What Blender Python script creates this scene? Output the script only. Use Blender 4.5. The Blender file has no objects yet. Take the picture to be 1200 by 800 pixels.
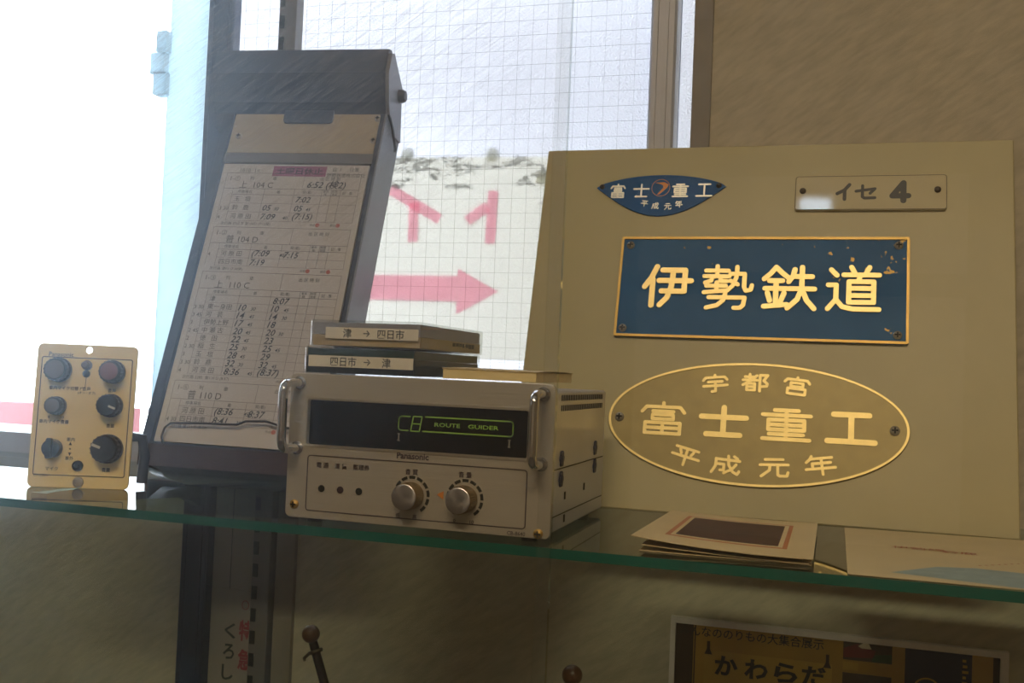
import bpy, math, random
from mathutils import Vector, Matrix
random.seed(7)
C = bpy.context.scene.collection
R = math.radians
ZS = 1.15                      # height of the glass shelf above the floor; everything below is measured from the shelf top

# ------------------------------------------------------------------ camera
def make_camera():
    yaw, pitch, roll = R(17.1924), R(1.7765), R(2.4038)
    f = Vector((-math.sin(yaw)*math.cos(pitch), math.cos(yaw)*math.cos(pitch), math.sin(pitch)))
    r = Vector((math.cos(yaw), math.sin(yaw), 0)); u = r.cross(f)
    c, s = math.cos(roll), math.sin(roll)
    r2 = c*r + s*u; u2 = -s*r + c*u
    cd = bpy.data.cameras.new('camera'); cam = bpy.data.objects.new('camera', cd); C.objects.link(cam)
    m = Matrix((r2, u2, -f)).transposed().to_4x4(); m.translation = (0, 0, .094 + ZS)
    cam.matrix_world = m
    cd.sensor_width = 36; cd.lens = 1228.68/1200*36; cd.clip_start = .01; cd.clip_end = 200
    bpy.context.scene.camera = cam
make_camera()
# ------------------------------------------------------------------ sky and exposure
w = bpy.data.worlds.new('sky'); bpy.context.scene.world = w; w.use_nodes = True
bg = w.node_tree.nodes['Background']; bg.inputs[0].default_value = (.80, .90, 1.0, 1); bg.inputs[1].default_value = 6.0
vs = bpy.context.scene.view_settings
vs.view_transform = 'Standard'; vs.look = 'None'; vs.gamma = 1; vs.use_curve_mapping = False; vs.exposure = 0.3
LAMP = 44.0                    # strength of the ceiling lamps' diffusers

# ------------------------------------------------------------------ materials
def lin(h):
    h = h.lstrip('#'); out = []
    for i in (0, 2, 4):
        v = int(h[i:i+2], 16)/255
        out.append(v/12.92 if v <= .04045 else ((v+.055)/1.055)**2.4)
    return (*out, 1)
def nodes(name):
    m = bpy.data.materials.new(name); m.use_nodes = True
    nt = m.node_tree
    return m, nt, nt.nodes['Principled BSDF'], nt.nodes['Material Output']
def coords(nt, scale=(1, 1, 1), rot=(0, 0, 0), kind='POINT'):
    t = nt.nodes.new('ShaderNodeTexCoord'); mp = nt.nodes.new('ShaderNodeMapping'); mp.vector_type = kind
    mp.inputs['Scale'].default_value = scale; mp.inputs['Rotation'].default_value = rot
    nt.links.new(t.outputs['Object'], mp.inputs['Vector']); return mp.outputs['Vector']
def noise(nt, vec, scale, detail=4, rough=.6):
    n = nt.nodes.new('ShaderNodeTexNoise'); n.inputs['Scale'].default_value = scale
    n.inputs['Detail'].default_value = detail; n.inputs['Roughness'].default_value = rough
    nt.links.new(vec, n.inputs['Vector']); return n.outputs['Fac']
def ramp(nt, fac, *stops):
    r = nt.nodes.new('ShaderNodeValToRGB'); e = r.color_ramp.elements
    while len(e) < len(stops): e.new(.5)
    for el, (p, c) in zip(e, stops): el.position = p; el.color = c
    nt.links.new(fac, r.inputs[0]); return r.outputs['Color']
def scl(c, k): return (c[0]*k, c[1]*k, c[2]*k, 1)
def mat(name, hexc, rough=.5, metal=0, var=.12, vscale=40, bump=0, bscale=200, stretch=(1, 1, 1), rot=(0, 0, 0), coat=0, trans=0, spec=.5, aniso=0):
    m, nt, b, o = nodes(name)
    c = lin(hexc); v = coords(nt, stretch, rot)
    if var:
        f = noise(nt, v, vscale)
        nt.links.new(ramp(nt, f, (.3, scl(c, 1-var)), (.7, scl(c, 1+var))), b.inputs['Base Color'])
    else: b.inputs['Base Color'].default_value = c
    b.inputs['Roughness'].default_value = rough; b.inputs['Metallic'].default_value = metal
    b.inputs['Coat Weight'].default_value = coat; b.inputs['Specular IOR Level'].default_value = spec
    b.inputs['Anisotropic'].default_value = aniso
    if trans: b.inputs['Transmission Weight'].default_value = trans
    if bump:
        f2 = noise(nt, v, bscale); bp = nt.nodes.new('ShaderNodeBump')
        bp.inputs['Strength'].default_value = bump; bp.inputs['Distance'].default_value = .002
        nt.links.new(f2, bp.inputs['Height']); nt.links.new(bp.outputs['Normal'], b.inputs['Normal'])
    return m
def translucent(name, hexc, share=.7, rough=.5, var=.05, vscale=60):
    m, nt, b, o = nodes(name); c = lin(hexc)
    t = nt.nodes.new('ShaderNodeBsdfTranslucent'); mx = nt.nodes.new('ShaderNodeMixShader'); mx.inputs[0].default_value = share
    col = ramp(nt, noise(nt, coords(nt), vscale), (.3, scl(c, 1-var)), (.7, scl(c, 1+var)))
    nt.links.new(col, t.inputs['Color']); nt.links.new(col, b.inputs['Base Color']); b.inputs['Roughness'].default_value = rough
    nt.links.new(b.outputs[0], mx.inputs[1]); nt.links.new(t.outputs[0], mx.inputs[2]); nt.links.new(mx.outputs[0], o.inputs['Surface'])
    return m
def clear_glass(name, tint=(1, 1, 1, 1), dust=None, ior=1.5, glare_haze=0):
    """clear sheet: Fresnel mirror over a tinted see-through body, with an optional film of scratches and dust"""
    m, nt, b, o = nodes(name); nt.nodes.remove(b)
    fr = nt.nodes.new('ShaderNodeFresnel'); fr.inputs['IOR'].default_value = ior
    tr = nt.nodes.new('ShaderNodeBsdfTransparent'); tr.inputs['Color'].default_value = tint
    gl = nt.nodes.new('ShaderNodeBsdfGlossy'); gl.inputs['Roughness'].default_value = .0
    body = tr.outputs[0]
    if dust: body = dust(nt, tr)
    mx = nt.nodes.new('ShaderNodeMixShader')
    geo = nt.nodes.new('ShaderNodeNewGeometry')      # mirror only on the outside of each face: the sheet has two
    k = nt.nodes.new('ShaderNodeMath'); k.operation = 'SUBTRACT'; k.inputs[0].default_value = 1
    nt.links.new(geo.outputs['Backfacing'], k.inputs[1])
    k2 = nt.nodes.new('ShaderNodeMath'); k2.operation = 'MULTIPLY'
    nt.links.new(fr.outputs[0], k2.inputs[0]); nt.links.new(k.outputs[0], k2.inputs[1])
    nt.links.new(k2.outputs[0], mx.inputs[0]); nt.links.new(body, mx.inputs[1]); nt.links.new(gl.outputs[0], mx.inputs[2])
    nt.links.new(mx.outputs[0], o.inputs['Surface'])
    if glare_haze:
        vsn = nt.nodes.new('ShaderNodeVolumeScatter'); vsn.inputs['Density'].default_value = glare_haze; vsn.inputs['Anisotropy'].default_value = .78; vsn.inputs['Color'].default_value = (.62, .80, 1, 1)  # bluish scattering put into the glass to imitate the window's glare veil
        nt.links.new(vsn.outputs[0], o.inputs['Volume'])
    return m
def pane_dust(amount, streaks, patch=None):
    def f(nt, tr):
        sc = noise(nt, coords(nt, (14, 1, 1), (0, R(-33), 0), 'TEXTURE'), 850, 2, .6)          # wiped streaks running up to the right
        cl = noise(nt, coords(nt, (1, 1, 1)), 7, 4)                                     # uneven film of dust
        a = ramp(nt, sc, (.42, (0, 0, 0, 1)), (.75, (1, 1, 1, 1))); bcl = ramp(nt, cl, (.3, (.5, .5, .5, 1)), (.7, (1, 1, 1, 1)))
        if patch:                                                                       # the wiped, scratched patch has a soft round outline of its own
            mp = nt.nodes.new('ShaderNodeVectorMath'); mp.operation = 'DISTANCE'; nt.links.new(coords(nt), mp.inputs[0]); mp.inputs[1].default_value = (patch[0], .514, patch[1])
            mr = nt.nodes.new('ShaderNodeMapRange'); mr.interpolation_type = 'SMOOTHSTEP'; nt.links.new(mp.outputs['Value'], mr.inputs[0])
            mr.inputs[1].default_value = patch[2]*.3; mr.inputs[2].default_value = patch[2]; mr.inputs[3].default_value = 1; mr.inputs[4].default_value = .05
            k = nt.nodes.new('ShaderNodeMath'); k.operation = 'MULTIPLY'; nt.links.new(a, k.inputs[0]); nt.links.new(mr.outputs[0], k.inputs[1]); a = k.outputs[0]
        m1 = nt.nodes.new('ShaderNodeMath'); m1.operation = 'MULTIPLY_ADD'; m1.inputs[1].default_value = streaks; m1.inputs[2].default_value = amount
        nt.links.new(a, m1.inputs[0])
        m2 = nt.nodes.new('ShaderNodeMath'); m2.operation = 'MULTIPLY'; nt.links.new(m1.outputs[0], m2.inputs[0]); nt.links.new(bcl, m2.inputs[1])
        df = nt.nodes.new('ShaderNodeBsdfTranslucent'); df.inputs['Color'].default_value = (.9, .9, .9, 1)
        rf = nt.nodes.new('ShaderNodeBsdfDiffuse'); rf.inputs['Color'].default_value = (.7, .7, .7, 1)
        mm = nt.nodes.new('ShaderNodeMixShader'); mm.inputs[0].default_value = .25
        nt.links.new(df.outputs[0], mm.inputs[1]); nt.links.new(rf.outputs[0], mm.inputs[2])
        mx = nt.nodes.new('ShaderNodeMixShader'); nt.links.new(m2.outputs[0], mx.inputs[0])
        nt.links.new(tr.outputs[0], mx.inputs[1]); nt.links.new(mm.outputs[0], mx.inputs[2]); return mx.outputs[0]
    return f
def frosted(name):
    m, nt, b, o = nodes(name); nt.nodes.remove(b)
    v = coords(nt); h = noise(nt, v, 560, 2, .5); bp = nt.nodes.new('ShaderNodeBump')
    bp.inputs['Strength'].default_value = .9; bp.inputs['Distance'].default_value = .003; nt.links.new(h, bp.inputs['Height'])
    tl = nt.nodes.new('ShaderNodeBsdfTranslucent'); tl.inputs['Color'].default_value = (.88, .87, .91, 1); nt.links.new(bp.outputs[0], tl.inputs['Normal'])
    rf = nt.nodes.new('ShaderNodeBsdfRefraction'); rf.inputs['IOR'].default_value = 1.25; rf.inputs['Roughness'].default_value = .38
    rf.inputs['Color'].default_value = (.93, .92, .95, 1); nt.links.new(bp.outputs[0], rf.inputs['Normal'])
    mx = nt.nodes.new('ShaderNodeMixShader'); mx.inputs[0].default_value = .30
    nt.links.new(tl.outputs[0], mx.inputs[1]); nt.links.new(rf.outputs[0], mx.inputs[2])
    tr = nt.nodes.new('ShaderNodeBsdfTransparent'); m3 = nt.nodes.new('ShaderNodeMixShader'); m3.inputs[0].default_value = .10
    nt.links.new(mx.outputs[0], m3.inputs[1]); nt.links.new(tr.outputs[0], m3.inputs[2])
    nt.links.new(m3.outputs[0], o.inputs['Surface']); return m
def wall_mat(name, hexc):
    m, nt, b, o = nodes(name); c = lin(hexc)
    v = coords(nt, (4.0, 1, 1), (0, R(-36), 0), 'TEXTURE')
    f = noise(nt, v, 210, 4, .55); f2 = noise(nt, coords(nt), 5, 3)
    col = ramp(nt, f, (.25, scl(c, .84)), (.75, scl(c, 1.14)))
    big = ramp(nt, f2, (.3, (.90, .90, .90, 1)), (.7, (1, 1, 1, 1)))
    mm = nt.nodes.new('ShaderNodeMix'); mm.data_type = 'RGBA'; mm.blend_type = 'MULTIPLY'; mm.inputs[0].default_value = 1
    nt.links.new(col, mm.inputs[6]); nt.links.new(big, mm.inputs[7]); nt.links.new(mm.outputs[2], b.inputs['Base Color'])
    bp = nt.nodes.new('ShaderNodeBump'); bp.inputs['Strength'].default_value = .55; bp.inputs['Distance'].default_value = .0010
    nt.links.new(f, bp.inputs['Height']); nt.links.new(bp.outputs[0], b.inputs['Normal']); b.inputs['Roughness'].default_value = .85
    return m
def emit(name, hexc, k):
    m, nt, b, o = nodes(name); b.inputs['Base Color'].default_value = lin(hexc)
    b.inputs['Emission Color'].default_value = lin(hexc); b.inputs['Emission Strength'].default_value = k; return m
def worn_blue(name):
    """painted blue ground with brass showing where the paint has chipped, mostly towards the upper right corner"""
    m, nt, b, o = nodes(name)
    v = coords(nt); f = noise(nt, v, 160, 3, .55)
    sx = nt.nodes.new('ShaderNodeSeparateXYZ'); nt.links.new(v, sx.inputs[0])
    def mr(sock, a, c, d, e):
        n = nt.nodes.new('ShaderNodeMapRange'); nt.links.new(sock, n.inputs[0])
        for i, q in enumerate((a, c, d, e)): n.inputs[i+1].default_value = q
        return n.outputs[0]
    x = mr(sx.outputs['X'], .15, .28, 0, .12); z = mr(sx.outputs['Z'], .15, .21, 0, .09)
    s1 = nt.nodes.new('ShaderNodeMath'); s1.operation = 'ADD'; nt.links.new(x, s1.inputs[0]); nt.links.new(z, s1.inputs[1])
    s2 = nt.nodes.new('ShaderNodeMath'); s2.operation = 'ADD'; nt.links.new(s1.outputs[0], s2.inputs[0]); nt.links.new(f, s2.inputs[1])
    k = ramp(nt, s2.outputs[0], (.80, (0, 0, 0, 1)), (.815, (1, 1, 1, 1)))
    base = ramp(nt, noise(nt, v, 25), (.3, lin('#30608e')), (.7, lin('#3a6c9c')))
    mm = nt.nodes.new('ShaderNodeMix'); mm.data_type = 'RGBA'; nt.links.new(k, mm.inputs[0]); nt.links.new(base, mm.inputs[6]); mm.inputs[7].default_value = lin('#c9a860')
    nt.links.new(mm.outputs[2], b.inputs['Base Color']); nt.links.new(k, b.inputs['Metallic']); b.inputs['Roughness'].default_value = .6; b.inputs['Specular IOR Level'].default_value = .12
    return m
M = dict(
    wall=wall_mat('embossed beige wallpaper', '#bfb59c'), room=mat('warm room paint', '#9a8a6c', .8), floor=mat('brown floor', '#4a3b2a', .5),
    ceil=mat('ceiling board', '#cfc4a8', .9), alu=mat('anodised aluminium', '#b9b9be', .45, .25, .06, stretch=(1, 1, .05)), standard=mat('brown grey standard', '#6f6962', .5, .2, .06), aludark=mat('dark aluminium post', '#2c3146', .4, .3, .1, stretch=(1, 1, .03)),
    casing=mat('grey window casing', '#8a8276', .6), stile=translucent('stile with painted glare', '#dcebf2', .88), pinkstrip=mat('faded pink wall paint', '#955f63', .8, 0, .12, 3),  # stile: window glare put into a pale see-through colour
    frost=frosted('wired frosted glass'), wire=mat('glass wire', '#6a6a66', .5, .3, 0), clear=clear_glass('clear window glass'),
    shelf=clear_glass('shelf glass', (.80, .90, .87, 1)), edge=mat('green glass edge', '#0e5a4d', .12, 0, .15, 30, spec=.6),
    pane=clear_glass('dusty showcase glass', (.985, .99, .985, 1), pane_dust(.016, (.28), (-.30, .30, .19)), glare_haze=30), pane_r=clear_glass('showcase glass', (.985, .99, .985, 1), pane_dust(.017, .006), glare_haze=14),
    pane_edge=clear_glass('pale glass edge', (.80, .88, .90, 1)),
    cream=mat('cream acrylic board', '#b5aa7c', .42, 0, .05, 12, spec=.4), board_edge=mat('board edge', '#a89d70', .4), brass=mat('brass', '#c9a860', .50, .9, .1, 60), gold=mat('polished gilt lettering', '#f6de98', .48, .9, .06, 80),
    blue=worn_blue('worn blue enamel'), lensblue=mat('blue enamel', '#2a5c92', .55, 0, .08, 30, spec=.12), silver=mat('silver lettering', '#d8d8cc', .35, .5, .05), orange=mat('orange emblem', '#d98a3a', .4),
    ovalground=mat('dull brass ground', '#9c8c56', .45, .3, .08, 90), ovalletter=mat('bright brass engraving', '#f4dc90', .45, .55, .06, 120), plate_white=mat('white acrylic plate', '#cbc09a', .04, 0, .03), printblack=mat('black print', '#23241f', .5),
    screw=mat('screw steel', '#aaa596', .4, .6, .1), darkscrew=mat('rusty screw', '#4a3f30', .5, .6, .2), slot=mat('dark slot', '#141310', .8),
    facesilver=mat('brushed silver panel', '#bab4a4', .40, .42, .05, 30, .12, 400, (.04, 1, 1)), chassis=mat('galvanised steel case', '#b3b6c0', .3, .4, .08, 20), chrome=mat('chrome', '#dcdcdc', .08, 1, 0),
    black=mat('smoked display window', '#0b0b0d', .1, 0, .1, spec=.35), green=mat('green display print', '#86b83a', .5, 0, .05), grey=mat('pale grey print', '#9a988c', .5), bezel=mat('thin metal bezel', '#c9c4b4', .3, .8, .05),
    line=mat('brown print', '#3f2f33', .5), knob=mat('spun aluminium', '#b9b6b4', .28, .9, .05, aniso=.8), knobside=mat('ribbed knob side', '#8f7a52', .35, .8, .1), led=mat('dark lamp lens', '#20231f', .2), redled=mat('dull red lamp lens', '#38211f', .2),
    casetteclear=None, shellcream=mat('cream tape card', '#c9b58a', .6), tapewhite=translucent('pale cassette behind clear plastic', '#c4c2c4', .5, .3), shellgreen=mat('dark green cassette', '#33463f', .3), shelldark=mat('dark tape shell', '#22282a', .35), label=mat('label paper', '#d8d2bc', .7, 0, .04), paper=mat('white paper', '#ded6c0', .75, 0, .04),
    book=mat('cream notepad', '#e6d090', .7, 0, .05, 20, stretch=(1, 1, 30)), bookcover=mat('tan notepad cover', '#bda66e', .6),
    holder=mat('dark leatherette', '#23283a', .55, 0, .12, 90, .15, 900), holderside=mat('grey painted metal', '#77777c', .45, .3, .06), basewood=mat('dark brown lacquered wood', '#3a241b', .25, 0, .2, 30, stretch=(.2, 1, 1)), underside=mat('polished rounded underside', '#7f848c', .15, .8, .05),
    panelbeige=mat('beige header plate', '#a89a7c', .5, 0, .06), sheet=mat('timetable paper', '#c2bdb8', .6, 0, .05, 15), strip=mat('grey channel', '#6d6a68', .5), ink=mat('grey print ink', '#4a4240', .7, 0, 0), pen=mat('pen ink', '#2e2f3c', .7, 0, 0), pinkmark=mat('pink marker', '#98587a', .6), redstamp=mat('red stamp', '#b8685c', .6), wirebar=mat('wire clip', '#3f3a38', .35, .8, .05),
    ctrl=mat('yellowed cream panel', '#f6e09a', .4, 0, .05, 30), kblack=mat('black knob', '#17171a', .3), kgrey=mat('grey knob cap', '#6a6464', .4), kred=mat('faded red cap', '#7b4a4c', .4), kmark=mat('pointer line', '#cfc8b0', .5), cable=mat('black cable', '#1b1b1f', .4),
    signpaper=None, tape=translucent('pink tape', '#ffd6e2', .96, .6, .06), disc=translucent('clear suction disc', '#dcdcd0', .85, .3), pale=mat('pale strip and beam', '#8a8070', .6),
    posterpaper=mat('yellow poster print', '#b08c34', .5, 0, .12, 12), posterdark=mat('brown print band', '#3a2a18', .5), posterblue=mat('navy print', '#101f48', .5), white=mat('white frame', '#e6ded6', .5), photo=mat('dark photo print', '#3f3020', .4, 0, .5, 60), photored=mat('red photo print', '#6b2018', .4, 0, .3, 50), photogreen=mat('green photo print', '#1d4a2c', .4, 0, .3, 50), plateprint=mat('pale plate print', '#b8963e', .5, 0, .1, 20),
    redtext=mat('red brush lettering', '#8e1f28', .6), banner=mat('paper strip', '#8f8576', .7, 0, .05), wood=mat('brown turned wood', '#5a3a22', .35, 0, .2, 60, stretch=(1, 1, .2)), darkwood=mat('dark pole', '#241a14', .35, 0, .2, 60), flag=mat('cream cloth', '#b59a5c', .8),
    leafpaper=mat('leaflet paper', '#cdb98c', .45, 0, .06, 30), leafphoto=mat('brown photograph', '#3a120a', .6, 0, .35, 40), leafred=mat('terracotta border', '#b4683c', .5), lightblue=mat('pale blue map print', '#8aa0a0', .5, 0, .15, 90), redprint=mat('red print', '#a8553f', .6), card=mat('drawing paper', '#c9b88c', .5, 0, .05, 30),
    outside=mat('grey outdoor concrete', '#5c5c64', .9), ground=mat('pale concrete ground', '#a3a3a2', .9), lampwhite=emit('lamp diffuser', '#ffe6c4', LAMP), lampcool=emit('cool lamp diffuser', '#cfe6ff', 16), lampbody=mat('white lamp body', '#d8d4c8', .5), bracket=mat('dark grey bracket', '#2f2e2e', .5, .3, .1),
)
def spun(m):
    nt = m.node_tree; t = nt.nodes.new('ShaderNodeTangent'); t.direction_type = 'RADIAL'; t.axis = 'Y'
    nt.links.new(t.outputs[0], nt.nodes['Principled BSDF'].inputs['Tangent'])
spun(M['knob'])
M['casetteclear'] = clear_glass('clear tape case', (.86, .87, .86, 1))
def sign_paper():
    m, nt, b, o = nodes('weathered sign paper'); v = coords(nt, (1, 1, 3.5))
    f = noise(nt, v, 22, 6, .75); sx = nt.nodes.new('ShaderNodeSeparateXYZ'); nt.links.new(coords(nt), sx.inputs[0])
    mr = nt.nodes.new('ShaderNodeMapRange'); nt.links.new(sx.outputs['Z'], mr.inputs[0]); mr.inputs[1].default_value = .225; mr.inputs[2].default_value = .27; mr.inputs[3].default_value = -.25; mr.inputs[4].default_value = 0.0
    s = nt.nodes.new('ShaderNodeMath'); s.operation = 'ADD'; nt.links.new(f, s.inputs[0]); nt.links.new(mr.outputs[0], s.inputs[1])
    col = ramp(nt, s.outputs[0], (.485, lin('#fffdf2')), (.50, lin('#77766c')), (.515, lin('#77766c')), (.53, lin('#fffdf2')))
    t = nt.nodes.new('ShaderNodeBsdfTranslucent'); mx = nt.nodes.new('ShaderNodeMixShader'); mx.inputs[0].default_value = .93
    nt.links.new(col, t.inputs[0]); nt.links.new(col, b.inputs['Base Color']); nt.links.new(b.outputs[0], mx.inputs[1]); nt.links.new(t.outputs[0], mx.inputs[2]); nt.links.new(mx.outputs[0], o.inputs['Surface']); return m
M['signpaper'] = sign_paper()

# ------------------------------------------------------------------ mesh helpers
class MB:
    def __init__(s): s.v, s.f, s.mi = [], [], []
    def add(s, vs, fs, mi=0):
        n = len(s.v); s.v += [tuple(x) for x in vs]; s.f += [tuple(i+n for i in q) for q in fs]; s.mi += [mi]*len(fs); return s
    def box(s, x0, x1, y0, y1, z0, z1, mi=0):
        return s.add([(x, y, z) for x in (x0, x1) for y in (y0, y1) for z in (z0, z1)],
                     [(0, 1, 3, 2), (4, 6, 7, 5), (0, 4, 5, 1), (2, 3, 7, 6), (0, 2, 6, 4), (1, 5, 7, 3)], mi)
    def bbox(s, x0, x1, y0, y1, z0, z1, b=.001, mi=0):
        """box with chamfered vertical outline (in XZ) and chamfered front"""
        o = [(x0+b, z0), (x1-b, z0), (x1, z0+b), (x1, z1-b), (x1-b, z1), (x0+b, z1), (x0, z1-b), (x0, z0+b)]
        cx, cz = (x0+x1)/2, (z0+z1)/2
        q = [(x0+b, z0+b), (x1-b, z0+b), (x1-b, z0+b), (x1-b, z1-b), (x1-b, z1-b), (x0+b, z1-b), (x0+b, z1-b), (x0+b, z0+b)]
        vs = [(x, y0, z) for x, z in q] + [(x, y0+b, z) for x, z in o] + [(x, y1, z) for x, z in o]
        fs = [tuple(range(8)), tuple(range(23, 15, -1))]
        for r in (0, 8): fs += [(r+i, r+8+i, r+8+(i+1) % 8, r+(i+1) % 8) for i in range(8)]
        return s.add(vs, fs, mi)
    def lathe(s, prof, c=(0, 0, 0), axis=(0, -1, 0), n=24, mi=0):
        a = Vector(axis).normalized(); t = Vector((0, 0, 1)) if abs(a.z) < .9 else Vector((1, 0, 0))
        e1 = a.cross(t).normalized(); e2 = a.cross(e1); c = Vector(c); vs, fs = [], []
        for r, h in prof:
            for i in range(n):
                an = 2*math.pi*i/n; vs.append(c + a*h + (e1*math.cos(an) + e2*math.sin(an))*r)
        for k in range(len(prof)-1):
            for i in range(n):
                j = (i+1) % n; fs.append((k*n+i, (k+1)*n+i, (k+1)*n+j, k*n+j))
        fs.append(tuple(range(n))); fs.append(tuple(range(len(prof)*n-1, (len(prof)-1)*n-1, -1)))
        return s.add(vs, fs, mi)
    def cyl(s, p0, p1, r, n=16, mi=0):
        d = Vector(p1)-Vector(p0); return s.lathe([(r, 0), (r, d.length)], p0, d, n, mi)
    def tube(s, pts, r, n=10, mi=0):
        pts = [Vector(p) for p in pts]; vs, fs = [], []; prev = None
        for k, p in enumerate(pts):
            d = (pts[min(k+1, len(pts)-1)]-pts[max(k-1, 0)]).normalized()
            if prev is None: prev = d.orthogonal().normalized()
            e1 = (prev - d*prev.dot(d)).normalized(); e2 = d.cross(e1); prev = e1
            for i in range(n):
                an = 2*math.pi*i/n; vs.append(p + (e1*math.cos(an)+e2*math.sin(an))*r)
        for k in range(len(pts)-1):
            for i in range(n):
                j = (i+1) % n; fs.append((k*n+i, k*n+j, (k+1)*n+j, (k+1)*n+i))
        fs.append(tuple(range(n-1, -1, -1))); fs.append(tuple(range((len(pts)-1)*n, len(pts)*n)))
        return s.add(vs, fs, mi)
    def prism_x(s, prof, x0, x1, mi=0):
        """profile in (y, z) swept along x"""
        n = len(prof); vs = [(x0, y, z) for y, z in prof] + [(x1, y, z) for y, z in prof]
        fs = [tuple(range(n)), tuple(range(2*n-1, n-1, -1))] + [(i, i+n, (i+1) % n+n, (i+1) % n) for i in range(n)]
        return s.add(vs, fs, mi)
    def prism_y(s, prof, y0, y1, mi=0):
        """outline in (x, z) given depth along y"""
        n = len(prof); vs = [(x, y0, z) for x, z in prof] + [(x, y1, z) for x, z in prof]
        fs = [tuple(range(n-1, -1, -1)), tuple(range(n, 2*n))] + [(i, (i+1) % n, (i+1) % n+n, i+n) for i in range(n)]
        return s.add(vs, fs, mi)
    def ball(s, c, r, n=20, mi=0):
        return s.lathe([(max(1e-5, r*math.sin(math.pi*k/12)), -r*math.cos(math.pi*k/12)) for k in range(13)], c, (0, 0, 1), n, mi)
    def bar(s, a, b, wd, y, t, mi=0):
        """flat line from a to b, both (x, z), of width wd, lying at depth y and t thick towards the viewer"""
        ax, az = a; bx, bz = b; L = math.hypot(bx-ax, bz-az) or 1e-9; nx, nz = -(bz-az)/L*wd/2, (bx-ax)/L*wd/2
        return s.prism_y([(ax-nx, az-nz), (bx-nx, bz-nz), (bx+nx, bz+nz), (ax+nx, az+nz)], y-t, y, mi)
    def merge(s, me_v, me_f, mi=0): return s.add(me_v, me_f, mi)
    def mesh(s, name, m, smooth=True, ang=35):
        me = bpy.data.meshes.new(name); me.from_pydata(s.v, [], s.f)
        for q in (m if isinstance(m, (list, tuple)) else [m]): me.materials.append(q)
        if any(s.mi): me.polygons.foreach_set('material_index', s.mi)
        import bmesh
        b = bmesh.new(); b.from_mesh(me); bmesh.ops.recalc_face_normals(b, faces=b.faces); b.to_mesh(me); b.free()
        if smooth: me.shade_smooth(); me.set_sharp_from_angle(angle=R(ang))
        me.update(); return me
    def build(s, name, m, parent=None, **k):
        o = bpy.data.objects.new(name, s.mesh(name, m, **k)); C.objects.link(o)
        if parent: o.parent = parent
        return o
def empty(name, loc=(0, 0, 0), rot=(0, 0, 0)):
    o = bpy.data.objects.new(name, None); C.objects.link(o); o.location = loc; o.rotation_euler = rot; o.empty_display_size = .02; return o
def tag(o, label, cat, group=None, kind=None):
    o['label'] = label; o['category'] = cat
    if group: o['group'] = group
    if kind: o['kind'] = kind
    return o
def struct(o): o['kind'] = 'structure'; return o
def lab(o, l): o['label'] = l; return o
def copy_tree(o, parent=None):
    c = o.copy(); C.objects.link(c); c.parent = parent
    for ch in list(o.children): copy_tree(ch, c)
    return c
# flat outlines with holes -> plates standing in the XZ plane, front face at y0, t thick going back
def plate(outlines, y0, t, bevel=0):
    cu = bpy.data.curves.new('tmp', 'CURVE'); cu.dimensions = '2D'; cu.fill_mode = 'BOTH'; cu.extrude = max(t/2-bevel, 1e-5); cu.bevel_depth = bevel; cu.bevel_resolution = 1; cu.offset = -bevel
    for ol in outlines:
        sp = cu.splines.new('POLY'); sp.points.add(len(ol)-1); sp.use_cyclic_u = True
        for p, (x, z) in zip(sp.points, ol): p.co = (x, z, 0, 1)
    o = bpy.data.objects.new('tmp', cu); me = bpy.data.meshes.new_from_object(o)
    vs = [(v.co.x, y0+t/2-v.co.z, v.co.y) for v in me.vertices]; fs = [tuple(p.vertices) for p in me.polygons]
    bpy.data.objects.remove(o); bpy.data.curves.remove(cu); bpy.data.meshes.remove(me); return vs, fs
def rrect(x0, x1, z0, z1, r, n=6):
    o = []
    for cx, cz, a0 in ((x1-r, z1-r, 0), (x0+r, z1-r, 90), (x0+r, z0+r, 180), (x1-r, z0+r, 270)):
        for k in range(n+1):
            a = R(a0+90*k/n); o.append((cx+r*math.cos(a), cz+r*math.sin(a)))
    return o
def ellipse(cx, cz, a, b, n=64): return [(cx+a*math.cos(2*math.pi*k/n), cz+b*math.sin(2*math.pi*k/n)) for k in range(n)]
def frame_outline(mb, x0, x1, z0, z1, r, wd, y, t, mi=0):
    return mb.merge(*plate([rrect(x0, x1, z0, z1, r), rrect(x0+wd, x1-wd, z0+wd, z1-wd, max(r-wd, .0004))], y-t, t), mi)
_cache = {}
def text_geo(txt, size, bold=0):
    k = (txt, size, bold)
    if k not in _cache:
        cu = bpy.data.curves.new('tmp', 'FONT'); cu.body = txt; cu.size = size; cu.offset = bold; cu.resolution_u = 2; cu.fill_mode = 'FRONT'
        o = bpy.data.objects.new('tmp', cu); me = bpy.data.meshes.new_from_object(o)
        vs = [tuple(v.co) for v in me.vertices]; fs = [tuple(p.vertices) for p in me.polygons]
        bpy.data.objects.remove(o); bpy.data.curves.remove(cu); bpy.data.meshes.remove(me)
        if not vs: vs, fs = [(0, 0, 0)], []
        xs = [v[0] for v in vs]; ys = [v[1] for v in vs]
        _cache[k] = (vs, fs, min(xs), max(xs), min(ys), max(ys))
    return _cache[k]
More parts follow.
